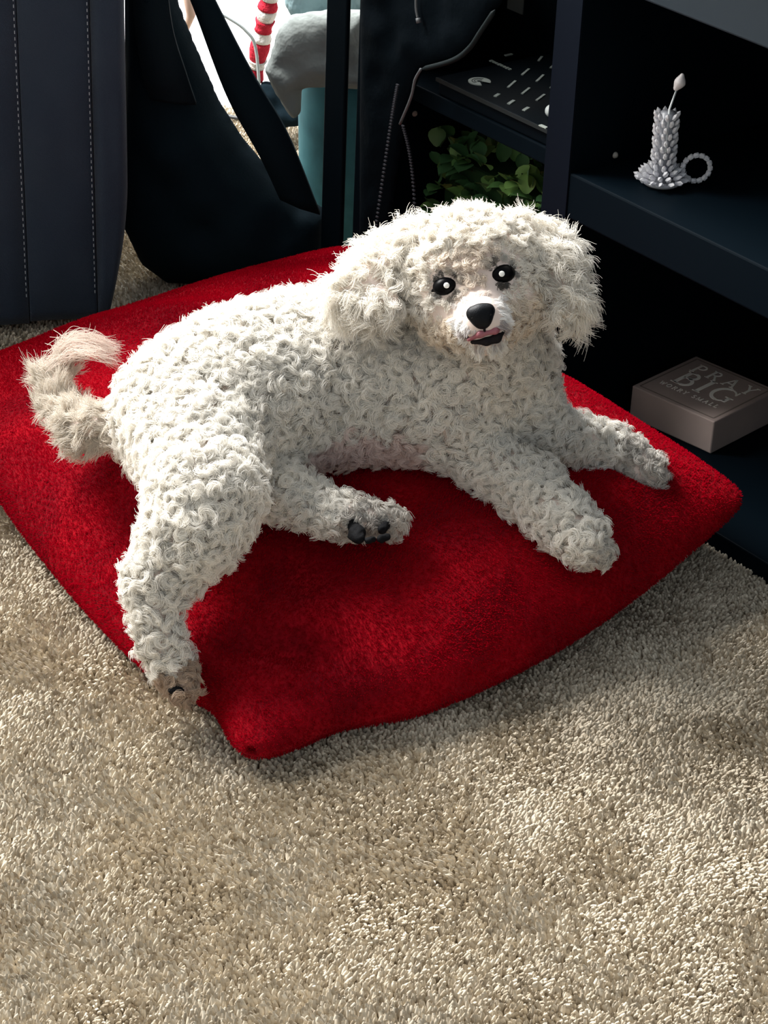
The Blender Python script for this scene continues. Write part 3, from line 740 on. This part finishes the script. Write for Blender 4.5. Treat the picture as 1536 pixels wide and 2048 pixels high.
# strap: flat webbing band
def band(name, px_l, px_r, Ys, thick, material, parent, n=24):
    Lp = spline([py(x, y, Y) for (x, y), Y in zip(px_l, Ys)], n); Rp = spline([py(x, y, Y) for (x, y), Y in zip(px_r, Ys)], n)
    V = []; Fc = []; nrm_ = np.array([0, 1, .25]) * thick
    for a_, b_ in zip(Lp, Rp):
        mid = (a_ + b_) / 2 - nrm_ * .5
        V += [a_, mid, b_, b_ + nrm_, mid + nrm_ * 1.5, a_ + nrm_]
    for i in range(n - 1):
        for k_ in range(6):
            k2 = (k_ + 1) % 6; Fc.append((i * 6 + k_, i * 6 + k2, (i + 1) * 6 + k2, (i + 1) * 6 + k_))
    Fc.append((5, 4, 3, 2, 1, 0)); Fc.append(tuple((n - 1) * 6 + k_ for k_ in range(6)))
    return from_py(name, V, Fc, material, parent, True)
band('strap', [(330, -120), (384, 10), (452, 190), (520, 315), (560, 400)], [(372, -120), (428, 0), (505, 150), (575, 270), (640, 430)], [2.50, 2.49, 2.48, 2.48, 2.50], .006, MCLOTHBLK, bag)
band('strap', [(262, -60), (270, 60), (285, 150), (300, 200)], [(330, -60), (345, 60), (372, 150), (392, 210)], [2.50, 2.475, 2.468, 2.475], .006, mat('bag_flap', (.0030, .007, .010), .8, .1, bump=(300, .3, .001)), bag)

# crumpled black cloth on the floor by the door
o = blob('crumpled_cloth', [(py(528, 190, 3.02), py(560, 205, 3.02), .014, .02), (py(545, 215, 3.03), py(590, 232, 3.0), .016, .010), (py(520, 232, 3.0), py(590, 240, 3.0), .010, .008), (py(535, 172, 3.05), py(548, 176, 3.05), .007, .006)], .012, MCLOTHBLK, None, .004, (.006, 60))
tag(o, 'small crumpled black cloth on the carpet behind the bag strap', 'cloth')

# ------------------------------------------------------------------ teal tub with cloths
MTEAL = mat('teal_plastic', srgb(66, 128, 140), .6, .2, var=(30, srgb(54, 110, 122), 4))
tc0 = pz(668, 455, 0); tc0 = np.array([tc0[0] + .02, 2.74, 0])
def lathe(name, c, prof, material, parent, seg=40):
    V = []; Fc = []
    for r_, z_ in prof:
        for k_ in range(seg):
            a = 2 * math.pi * k_ / seg; V.append((c[0] + r_ * math.cos(a), c[1] + r_ * math.sin(a), c[2] + z_))
    n = len(prof)
    for i in range(n - 1):
        for k_ in range(seg):
            k2 = (k_ + 1) % seg; Fc.append((i * seg + k_, i * seg + k2, (i + 1) * seg + k2, (i + 1) * seg + k_))
    Fc.append(tuple(range(seg - 1, -1, -1)))
    return from_py(name, V, Fc, material, parent, True)
tlx = py(592, 300, tc0[1])[0]; TR = .085; tc0[0] = tlx + TR
tz = py(600, 172, tc0[1] - TR)[2]
tub = root('laundry_tub', tc0, 'teal tub holding bunched cloths behind the black cabinet end post', 'tub')
lathe('tub_wall', tc0, [(TR * .90, -.004), (TR * .93, .01), (TR, tz - .008), (TR + .003, tz), (TR - .003, tz), (TR - .006, tz - .008), (TR * .88, .02), (.001, .015)], MTEAL, tub)
MGREY = mat('grey_green_cloth', srgb(150, 156, 153), .9, .1, bump=(40, .6, .008))
MPALE = mat('pale_blue_cloth', srgb(160, 188, 193), .9, .1, bump=(35, .8, .01))
CY = tc0[1] - TR - .012
g = puffy('cloth', plane_pts([(583, 30), (660, 20), (735, 20), (740, 178), (655, 172), (603, 176), (600, 225), (588, 240), (574, 222), (548, 180), (530, 140), (542, 110), (556, 60)], CY), (0, CY, 0), (1, 0, 0), (0, 0, 1), .024, MGREY, None, .004, .03, (.008, 45))
tag(g, 'grey-green cloth hanging over the rim of the teal tub', 'cloth')
g = puffy('cloth', plane_pts([(566, -90), (740, -90), (740, 60), (660, 58), (632, 62), (600, 50), (585, 34), (572, 10)], CY + .066), (0, CY + .066, 0), (1, 0, 0), (0, 0, 1), .034, MPALE, None, .004, .035, (.012, 40))
tag(g, 'pale blue wrinkled cloth heaped on top in the teal tub', 'cloth')

# ------------------------------------------------------------------ red and white twisted cane, door-side bits
cane = root('candy_cane_stick', py(508, 160, 3.05), 'red and white banded fuzzy cane standing in front of the bright glass door', 'decoration')
ca, cb2 = py(552, -70, 3.02), py(506, 164, 3.06)
MCR = mat('cane_red', srgb(176, 40, 56), .9, .1, bump=(200, .8, .004)); MCW = mat('cane_white', srgb(214, 208, 204), .9, .1, bump=(200, .8, .004))
fr = [0, .16, .28, .36, .46, .55, .63, .80, .86, 1.0]
for i in range(len(fr) - 1):
    t0, t1_ = fr[i], fr[i + 1]; pp = [ca + (cb2 - ca) * (t0 + (t1_ - t0) * k_ / 4) for k_ in range(5)]
    rads = [.0128 * (1 + .12 * math.sin(7.3 * k_ + 2.1 * i)) * (1 if not (i == len(fr) - 2 and k_ == 4) else .7) for k_ in range(5)]
    tube('red_band' if i % 2 == 0 else 'white_band', pp, rads, MCR if i % 2 == 0 else MCW, cane, 14)
o = tube('wooden_leg', [py(364, -60, 3.0), py(382, 30, 3.0), py(372, 60, 3.02)], [.007, .0065, .004], mat('pale_wood', srgb(190, 160, 145), .6), None, 10)
tag(o, 'thin pale wooden stick seen between bag and strap', 'stick')
o = tube('cable', spline([py(400, -8, 3.0), py(425, 18, 3.0), py(455, 35, 3.0), py(490, 60, 3.0), py(512, 100, 3.0), (py(522, 226, 3.0)), pz(530, 262, .004)], 30), .0022, mat('grey_cable', (.30, .33, .33), .6), None, 8); tag(o, 'thin grey cable looping in front of the bright door', 'cable')
o = tube('cable', spline([pz(405, 215, .008), pz(440, 228, .006), pz(475, 236, .005), pz(520, 240, .004)], 16), .0028, MFRAME, None, 8); tag(o, 'dark cable lying low behind the bag strap', 'cable')

# ------------------------------------------------------------------ black jacket hanging at the cabinet's left bay
jk = root('jacket', cb(-.52, .02, .2), 'black jacket with open zip hanging in the left bay of the cabinet', 'jacket')
JW = -.020
def cp(x, y, w=JW): u_, z_ = cabxy(x, y, w); return (u_, z_)
MJ = mat('jacket_fabric', (.0010, .0026, .0042), .85, .03, bump=(120, .3, .002))
jo = [cp(*q_) for q_ in ((719, -190), (1010, -190), (1000, 0), (962, 62), (938, 98), (905, 122), (838, 140), (822, 180), (806, 240), (790, 330), (772, 470), (760, 560), (716, 560))]
puffy('jacket_body', jo, cb(0, JW + .004, 0), DU, (0, 0, 1), .010, MJ, jk, .004, .03, (.004, 40))
def zipper(pts, n):
    sp_ = spline([cb(*((lambda q_: (q_[0], JW - .012, q_[1]))(cabxy(x, y, JW - .012)))) for x, y in pts], n)
    bm = bmesh.new()
    for i, p_ in enumerate(sp_): bmesh.ops.create_cube(bm, size=1, matrix=Matrix.Translation(Vector(p_)) @ Matrix.Rotation(_a, 4, 'Z') @ Matrix.Diagonal((.0040, .0020, .0016, 1)))
    o_ = from_bm('zip_teeth', bm, mat('zip_metal', (.022, .022, .027), .5, .2), jk); o_['kind'] = 'stuff'
zipper([(795, 170), (783, 240), (768, 340), (752, 450)], 42); zipper([(806, 252), (818, 300), (826, 360), (831, 440)], 30)
MCORD = mat('jacket_cord', (.05, .055, .06), .6)
def cordp(x, y, w=JW - .010):
    u_, z_ = cabxy(x, y, w); return cb(u_, w, z_)
tube('draw_cord', spline([cordp(842, 138), cordp(830, 160), cordp(822, 195), cordp(800, 248)], 20), .0016, MCORD, jk, 8)
tube('draw_cord', spline([cordp(833, -60), cordp(832, 10), cordp(836, 38)], 10), .0015, MCORD, jk, 8)
tube('cord_end', [cordp(836, 36), cordp(838, 46)], .0028, MCORD, jk, 8)
tube('hem_sheen', spline([cordp(842, 139, JW - .004), cordp(905, 121, JW - .004), cordp(938, 97, JW - .004), cordp(962, 62, JW - .004), cordp(990, 20, JW - .004)], 24), [.0006] + [.0028] * 22 + [.0006], mat('jacket_hem_sheen', (.0055, .009, .010), .7, .1), jk, 8)  # hem in a paler colour that paints in the sheen of its lit edge

# ------------------------------------------------------------------ craft machine with keypad on the left shelf
ZT = .3425
mc = root('craft_machine', cb(-.36, .1, .322), 'flat black keypad machine with pale key markings on the cabinet shelf', 'machine')
MMACH = mat('machine_black', (.0012, .003, .005), .5, .04); MMARK = mat('key_print', srgb(150, 158, 152), .6); MEDGE = mat('machine_edge', (.014, .017, .018), .6, .1)
cbox('machine_base', -.455, -.2705, .006, .157, .3224, ZT - .004, MMACH, mc, .002)
cbox('keypad_plate', -.455, -.2705, .003, .157, ZT - .0035, ZT - .0005, MMACH, mc, .0008)
cbox('plate_edge', -.455, -.2705, .0015, .003, ZT - .0045, ZT - .0005, MEDGE, mc, 0)
cbox('machine_rear_housing', -.545, -.2705, .158, .33, .3224, .445, MMACH, mc, .008)
def mark(pxs, wid, name='key_mark'):
    a_, b_ = pz(*pxs[0], ZT), pz(*pxs[1], ZT); d = b_ - a_; d /= np.linalg.norm(d); n_ = np.array([-d[1], d[0], 0]) * wid / 2; up_ = np.array([0, 0, .0006])
    lo = np.array([0, 0, -.0006])
    return hexa(name, [a_ - n_ + lo, b_ - n_ + lo, b_ + n_ + lo, a_ + n_ + lo, a_ - n_ + up_, b_ - n_ + up_, b_ + n_ + up_, a_ + n_ + up_], MMARK, mc)
MK = [((1077, 122), (1084, 113)), ((1101, 136), (1114, 125)), ((1044, 150), (1058, 138)), ((1073, 163), (1087, 150)), ((1101, 176), (1113, 166)), ((1016, 175), (1031, 162)), ((1044, 188), (1059, 176)), ((1073, 201), (1089, 189)), ((990, 193), (998, 188)), ((1017, 208), (1028, 201)), ((1047, 221), (1057, 215)), ((1010, 111), (1024, 108))]
for i, m_ in enumerate(MK): mark(m_, .0026 if i not in (8, 9, 10, 11) else .0036)
# lettering beside the emblem: a row of small glyph blocks
for k_ in range(8):
    t0 = k_ / 8; t1_ = t0 + .085
    x0, y0, x1, y1 = 981, 121, 1023, 140
    mark(((x0 + (x1 - x0) * t0, y0 + (y1 - y0) * t0), (x0 + (x1 - x0) * t1_, y0 + (y1 - y0) * t1_)), .0030 if k_ % 3 else .0042, 'printed_letter')
mark(((1080, 250), (1094, 256)), .004)
# round emblem: broad C with inner arcs
ec = pz(959, 163, ZT)
def arc(r0, r1, a0, a1, zz, material, name):
    n = 40; V = []; Fc = []
    for i in range(n + 1):
        a = a0 + (a1 - a0) * i / n
        for r_ in (r0, r1):
            p_ = ec + (DU * math.cos(a) + DW * math.sin(a)) * r_
            V += [p_ + np.array([0, 0, -.0005]), p_ + np.array([0, 0, zz])]
    for i in range(n):
        b_ = i * 4; c_ = b_ + 4
        Fc += [(b_ + 1, b_ + 3, c_ + 3, c_ + 1), (b_, b_ + 1, c_ + 1, c_), (b_ + 3, b_ + 2, c_ + 2, c_ + 3)]
    from_py(name, V, Fc, material, mc)
go = math.radians(10)
arc(.0030, .0120, math.radians(28), math.radians(332), .0006, MMARK, 'emblem')
arc(.0078, .0084, math.radians(110), math.radians(290), .0009, MMACH, 'emblem_line'); arc(.0052, .0057, math.radians(110), math.radians(290), .0009, MMACH, 'emblem_line')
kb = ellipsoid_mesh('knob', 20, 12); kb.materials.append(mat('silver_knob', (.55, .60, .60), .3, .5))
o = bpy.data.objects.new('knob', kb); COL.objects.link(o); o.location = pz(1103, 222, ZT + .005); o.scale = (.0068, .0068, .0068); adopt(o, mc); o['label'] = 'pale round knob'
# small grey tag on the upper right of that bay
u_, z_ = cabxy(1030, 2, .156)
o = cbox('paper_tag', u_ - .013, u_ + .013, .1562, .1584, z_ - .012, z_ + .008, mat('grey_paper', (.10, .11, .11), .8), None, 0)
o.location = (0, 0, 0); tag(o, 'small grey printed tag at the back of the upper left bay', 'tag')
adopt(o, mc); del o['category']

# ------------------------------------------------------------------ boxwood block on the cabinet floor
hd_ = root('artificial_boxwood', cb(-.43, .12, .018), 'block of green artificial boxwood under the machine shelf behind the dog', 'plant')
MLEAF = [mat('leaf_%d' % i, c_, .55, .4) for i, c_ in enumerate((srgb(86, 128, 70), srgb(64, 104, 62), srgb(108, 144, 76)))]
U0, U1, W0, W1, Z1 = -.536, -.298, .065, .19, .232
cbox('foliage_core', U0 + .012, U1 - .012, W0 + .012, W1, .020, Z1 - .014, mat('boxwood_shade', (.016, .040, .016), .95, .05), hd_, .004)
leafm = []
for m_ in MLEAF:
    V = []; Fc = []
    for i in range(6):
        t = i / 5; w_ = .0072 * math.sin(math.pi * min(1, .06 + t * .94)) ** .7; zc = .004 * math.sin(t * 2.6)
        V += [(-w_, t * .017, zc + .0018), (0, t * .017, zc), (w_, t * .017, zc + .0018)]
    for i in range(5):
        b_ = i * 3; Fc += [(b_, b_ + 1, b_ + 4, b_ + 3), (b_ + 1, b_ + 2, b_ + 5, b_ + 4)]
    me = bpy.data.meshes.new('leaf'); me.from_pydata(V, [], Fc); me.materials.append(m_); me.polygons.foreach_set('use_smooth', [True] * len(me.polygons)); leafm.append(me)
LR = random.Random(5)
for i in range(300):
    face = LR.random()
    if face < .58: p_ = cb(LR.uniform(U0, U1), W0 + LR.uniform(0, .012), LR.uniform(.10, Z1)); n_ = -DW
    elif face < .86: p_ = cb(LR.uniform(U0, U1), LR.uniform(W0, W1), Z1 - LR.uniform(0, .012)); n_ = np.array([0, 0, 1.])
    else: p_ = cb(U0 + LR.uniform(0, .01), LR.uniform(W0, W1), LR.uniform(.06, Z1)); n_ = -DU
    o = bpy.data.objects.new('leaf', LR.choice(leafm)); COL.objects.link(o)
    dirv = Vector(n_ * .75 + np.array([LR.uniform(-1, 1), LR.uniform(-1, 1), LR.uniform(-.6, 1)]) * .75).normalized()
    rq = dirv.to_track_quat('Y', 'Z'); o.rotation_mode = 'QUATERNION'; o.rotation_quaternion = rq
    k_ = LR.uniform(.95, 1.6); o.scale = (k_, k_, k_); o.location = Vector(p_); adopt(o, hd_)

# ------------------------------------------------------------------ beaded glass candlestick on the middle shelf
oc = pz(1322, 368, .310)
SX = 2.30 / F       # metres per pixel there
MBEAD = bpy.data.materials.new('crystal_bead'); MBEAD.use_nodes = True; b = MBEAD.node_tree.nodes['Principled BSDF']
b.inputs['Base Color'].default_value = (.82, .82, .86, 1); b.inputs['Roughness'].default_value = .12; b.inputs['Transmission Weight'].default_value = .35; b.inputs['Specular IOR Level'].default_value = .8; b.inputs['IOR'].default_value = 1.5
cs = root('candlestick_ornament', (oc[0], oc[1], .310), 'clear beaded candlestick ornament with ring handle on the middle shelf', 'ornament')
bm = bmesh.new(); bmesh.ops.create_icosphere(bm, subdivisions=1, radius=1.0); beadm = bpy.data.meshes.new('bead'); bm.to_mesh(beadm); bm.free(); beadm.materials.append(MBEAD)
def bead(p_, dirv, ln, wd_):
    o_ = bpy.data.objects.new('bead', beadm); COL.objects.link(o_); o_.location = Vector(p_); o_.rotation_mode = 'QUATERNION'
    o_.rotation_quaternion = Vector(dirv).normalized().to_track_quat('Z', 'Y'); o_.scale = (wd_, wd_, ln); adopt(o_, cs)
BR = random.Random(3)
base_z = .3135
for ring, (rad_, n, zz) in enumerate(((.0225, 15, .004), (.0185, 13, .008), (.0145, 10, .012))):
    for i in range(n):
        a = 2 * math.pi * i / n + ring * .2 + BR.uniform(-.06, .06)
        dv = np.array([math.cos(a), math.sin(a), .35 + .25 * ring])
        bead(np.array([oc[0] + rad_ * math.cos(a), oc[1] + rad_ * math.sin(a), base_z + zz]), dv, .0066, .0030)
lean_ = hx0 * -0.002
for k_ in range(9):
    z_ = base_z + .016 + k_ * .0066; n = 8; rad_ = .0105 - .0006 * (k_ > 10)
    for i in range(n):
        a = 2 * math.pi * (i + .5 * (k_ % 2)) / n + BR.uniform(-.1, .1)
        dv = np.array([math.cos(a) * .5, math.sin(a) * .5, 1.0])
        bead(np.array([oc[0] + rad_ * math.cos(a) + lean_[0] * k_ / 13, oc[1] + rad_ * math.sin(a), z_]), dv, .0052, .0026)
tube('core_tube', [(oc[0], oc[1], .3115), (oc[0], oc[1], base_z + .072)], .0075, mat('frosted_core', (.30, .31, .34), .4), cs, 12)
lathe('dish', np.array([oc[0], oc[1], .3102]), [(.010, 0), (.018, .001), (.021, .005), (.019, .005), (.009, .003), (.001, .003)], mat('dish_glass', (.42, .43, .46), .25), cs, 32)
wt = np.array([oc[0], oc[1], base_z + .074]); wtip = wt + np.array([0, 0, .022]) + hx0 * .006
tube('wick_wire', [wt - np.array([0, 0, .045]) - hz * -.0115, wt + hz * .006, wtip], .0011, mat('wire_white', (.62, .66, .68), .4), cs, 8)
flm = blob('flame_bead', [(wtip - hx0 * .001, wtip + np.array([0, 0, .006]) + hx0 * .002, .0028, .0048), (wtip + np.array([0, 0, .006]) + hx0 * .002, wtip + np.array([0, 0, .013]) + hx0 * .0035, .0048, .0022)], .004, mat('flame_frost', (.60, .57, .58), .5), cs, .001)
hc_ = oc + hx0 * (66 * SX) + np.array([0, 0, .0165]) + hy0 * 0; hc_[2] = .310 + .0185
for i in range(15):
    a = 2 * math.pi * i / 15; dirr = hx0 * math.cos(a) + np.array([0, 0, 1.]) * math.sin(a); tan_ = -hx0 * math.sin(a) + np.array([0, 0, 1.]) * math.cos(a)
    bead(hc_ + dirr * .0135, tan_, .0042, .0032)

# ------------------------------------------------------------------ PRAY BIG wooden block
BZ = .0182; pn, pl = pz(1421, 908, BZ), pz(1258, 834, BZ)
e1_ = pn - pl; bs = np.linalg.norm(e1_); e1_ /= bs; e2_ = np.array([-e1_[1], e1_[0], 0])
if e2_ @ DW < 0: e2_ = -e2_
BH = .038; bs2 = bs
MWOOD = mat('taupe_painted_wood', srgb(164, 148, 141), .75, .2, var=(25, srgb(154, 139, 134), 5), bump=(80, .15, .001))
sg = root('word_block', (pl + e1_ * bs / 2 + e2_ * bs / 2), 'taupe wooden block with white words lying on the cabinet floor', 'sign'); sg.location.z = BZ
q4 = lambda a_, b_, z_: pl + e1_ * a_ + e2_ * b_ + np.array([0, 0, z_])
hexa('wood_block', [q4(0, 0, 0), q4(bs, 0, 0), q4(bs, bs2, 0), q4(0, bs2, 0), q4(0, 0, BH), q4(bs, 0, BH), q4(bs, bs2, BH), q4(0, bs2, BH)], MWOOD, sg, .0014)
# recessed border line
MGROOVE = mat('groove_line', srgb(110, 98, 92), .8)
ins = .006
for a0, b0, a1, b1 in ((ins, ins, bs - ins, ins), (bs - ins, ins, bs - ins, bs2 - ins), (bs - ins, bs2 - ins, ins, bs2 - ins), (ins, bs2 - ins, ins, ins)):
    d = np.array([a1 - a0, b1 - b0]); d /= np.linalg.norm(d); n_ = np.array([-d[1], d[0]]) * .0008
    hexa('border_line', [q4(a0 - n_[0], b0 - n_[1], BH - .0006), q4(a1 - n_[0], b1 - n_[1], BH - .0006), q4(a1 + n_[0], b1 + n_[1], BH - .0006), q4(a0 + n_[0], b0 + n_[1], BH - .0006),
        q4(a0 - n_[0], b0 - n_[1], BH + .0002), q4(a1 - n_[0], b1 - n_[1], BH + .0002), q4(a1 + n_[0], b1 + n_[1], BH + .0002), q4(a0 + n_[0], b0 + n_[1], BH + .0002)], MGROOVE, sg)
MLET = mat('white_lettering', srgb(240, 237, 230), .7, .2)
def arcp(cx, cy, rx, ry, a0, a1, n=14): return [(cx + rx * math.cos(math.radians(a0 + (a1 - a0) * i / n)), cy + ry * math.sin(math.radians(a0 + (a1 - a0) * i / n))) for i in range(n + 1)]
# strokes: (weight, points) on a 0..1 high box; serif capitals
T_, N_, S_ = .15, .07, .05
def stem(x): return [(T_, [(x, 0), (x, 1)]), (S_, [(x - .14, .025), (x + .14, .025)]), (S_, [(x - .14, .975), (x + .14, .975)])]
GL = {'P': (.66, stem(.18) + [(N_, [(.18, .96), (.36, .96)]), (.11, arcp(.36, .73, .24, .23, 90, -90)), (N_, [(.36, .5), (.18, .5)])]),
      'R': (.74, stem(.18) + [(N_, [(.18, .96), (.36, .96)]), (.11, arcp(.36, .74, .22, .22, 90, -90)), (N_, [(.36, .52), (.18, .52)]), (.13, [(.38, .52), (.68, .03)]), (S_, [(.58, .025), (.76, .025)])]),
      'A': (.82, [(N_, [(.10, .03), (.40, 1)]), (.14, [(.40, 1), (.72, .03)]), (N_, [(.21, .36), (.60, .36)]), (S_, [(0, .025), (.22, .025)]), (S_, [(.58, .025), (.84, .025)])]),
      'Y': (.78, [(.14, [(.12, .97), (.40, .48)]), (N_, [(.66, .97), (.40, .48)]), (.14, [(.40, .48), (.40, 0)]), (S_, [(0, .975), (.24, .975)]), (S_, [(.56, .975), (.78, .975)]), (S_, [(.27, .025), (.53, .025)])]),
      'B': (.74, stem(.18) + [(N_, [(.18, .96), (.36, .96)]), (.12, arcp(.36, .755, .20, .205, 90, -90)), (N_, [(.18, .54), (.40, .54)]), (.13, arcp(.40, .285, .24, .25, 90, -90)), (N_, [(.40, .035), (.18, .035)])]),
      'I': (.40, stem(.2)),
      'G': (.86, [(.13, arcp(.44, .5, .36, .46, 90, 270, 20)), (N_, arcp(.44, .5, .34, .46, 90, 35, 8)), (S_, [(.74, .96), (.74, .70)]), (N_, arcp(.44, .5, .34, .46, 270, 320, 8)), (.13, [(.72, .42), (.72, .08)]), (S_, [(.56, .42), (.86, .42)])]),
      'W': (1.0, [(.13, [(.10, .97), (.30, 0)]), (N_, [(.30, 0), (.50, .9)]), (.13, [(.50, .9), (.70, 0)]), (N_, [(.70, 0), (.90, .97)]), (S_, [(0, .97), (.22, .97)]), (S_, [(.8, .97), (1, .97)])]),
      'O': (.86, [(.12, arcp(.43, .5, .34, .46, 0, 360, 28))]),
      'S': (.62, [(.11, arcp(.32, .74, .20, .22, 30, 270, 12) + arcp(.32, .28, .22, .24, 90, -150, 12))]),
      'M': (1.0, [(N_, [(.14, 0), (.16, .98)]), (.13, [(.16, .98), (.50, .05)]), (N_, [(.50, .05), (.84, .98)]), (.14, [(.84, .98), (.86, 0)]), (S_, [(.02, .025), (.26, .025)]), (S_, [(.74, .025), (.98, .025)])]),
      'L': (.62, stem(.18) + [(N_, [(.18, .03), (.56, .03)]), (S_, [(.57, .02), (.57, .24)])])}
def text(word, a_mid, b_base, hgt, track, target=None, wmul=1.0):
    tot = sum(GL[c][0] for c in word if c != ' ') * hgt * wmul + track * (len(word) - 1) + word.count(' ') * .4 * hgt
    if target: track += (target - tot) / (len(word) - 1); tot = target
    x = a_mid - tot / 2
    for ch in word:
        if ch == ' ': x += .4 * hgt + track; continue
        wd_, strokes = GL[ch]; V = []; Fc = []
        for wt_, pts in strokes:
            pts = [np.array(p_) * hgt * np.array([wmul, 1]) for p_ in pts]; hw = wt_ * hgt * .46; n = len(pts); b0 = len(V)
            for i in range(n):
                d = pts[min(i + 1, n - 1)] - pts[max(i - 1, 0)]; d /= np.linalg.norm(d) + 1e-9; nn = np.array([-d[1], d[0]]) * hw
                for zz in (BH - .0004, BH + .0004):
                    for sg_ in (-1, 1):
                        p_ = pts[i] + nn * sg_; V.append(q4(x + p_[0], b_base + p_[1], zz))
            for i in range(n - 1):
                a0 = b0 + i * 4; a1 = a0 + 4
                Fc += [(a0 + 2, a0 + 3, a1 + 3, a1 + 2), (a0, a0 + 2, a1 + 2, a1), (a0 + 3, a0 + 1, a1 + 1, a1 + 3)]
            Fc += [(b0, b0 + 1, b0 + 3, b0 + 2), (len(V) - 4, len(V) - 2, len(V) - 1, len(V) - 3)]
        from_py('letter', V, Fc, MLET, sg); x += wd_ * hgt * wmul + track
text('PRAY', bs * .52, bs2 * .69, .0205, .006, bs * .74)
text('BIG', bs * .50, bs2 * .37, .034, .004, bs * .68)
text('WORRY SMALL', bs * .48, bs2 * .24, .0072, .001, bs * .70)

# ------------------------------------------------------------------ pink ribbon end hanging at the cabinet's upper right
u_, z_ = cabxy(1516, -8, -.02)
pk = blob('pink_ribbon', [(cb(u_, -.014, z_ + .03), cb(u_, -.016, z_ + .004), .004, .006), (cb(u_, -.016, z_ + .004), cb(u_ + .012, -.016, z_ + .012), .005, .003)], .005, mat('hot_pink', srgb(225, 60, 110), .5), None, .0015)
tag(pk, 'bright pink ribbon end hanging at the top right of the cabinet', 'ribbon')
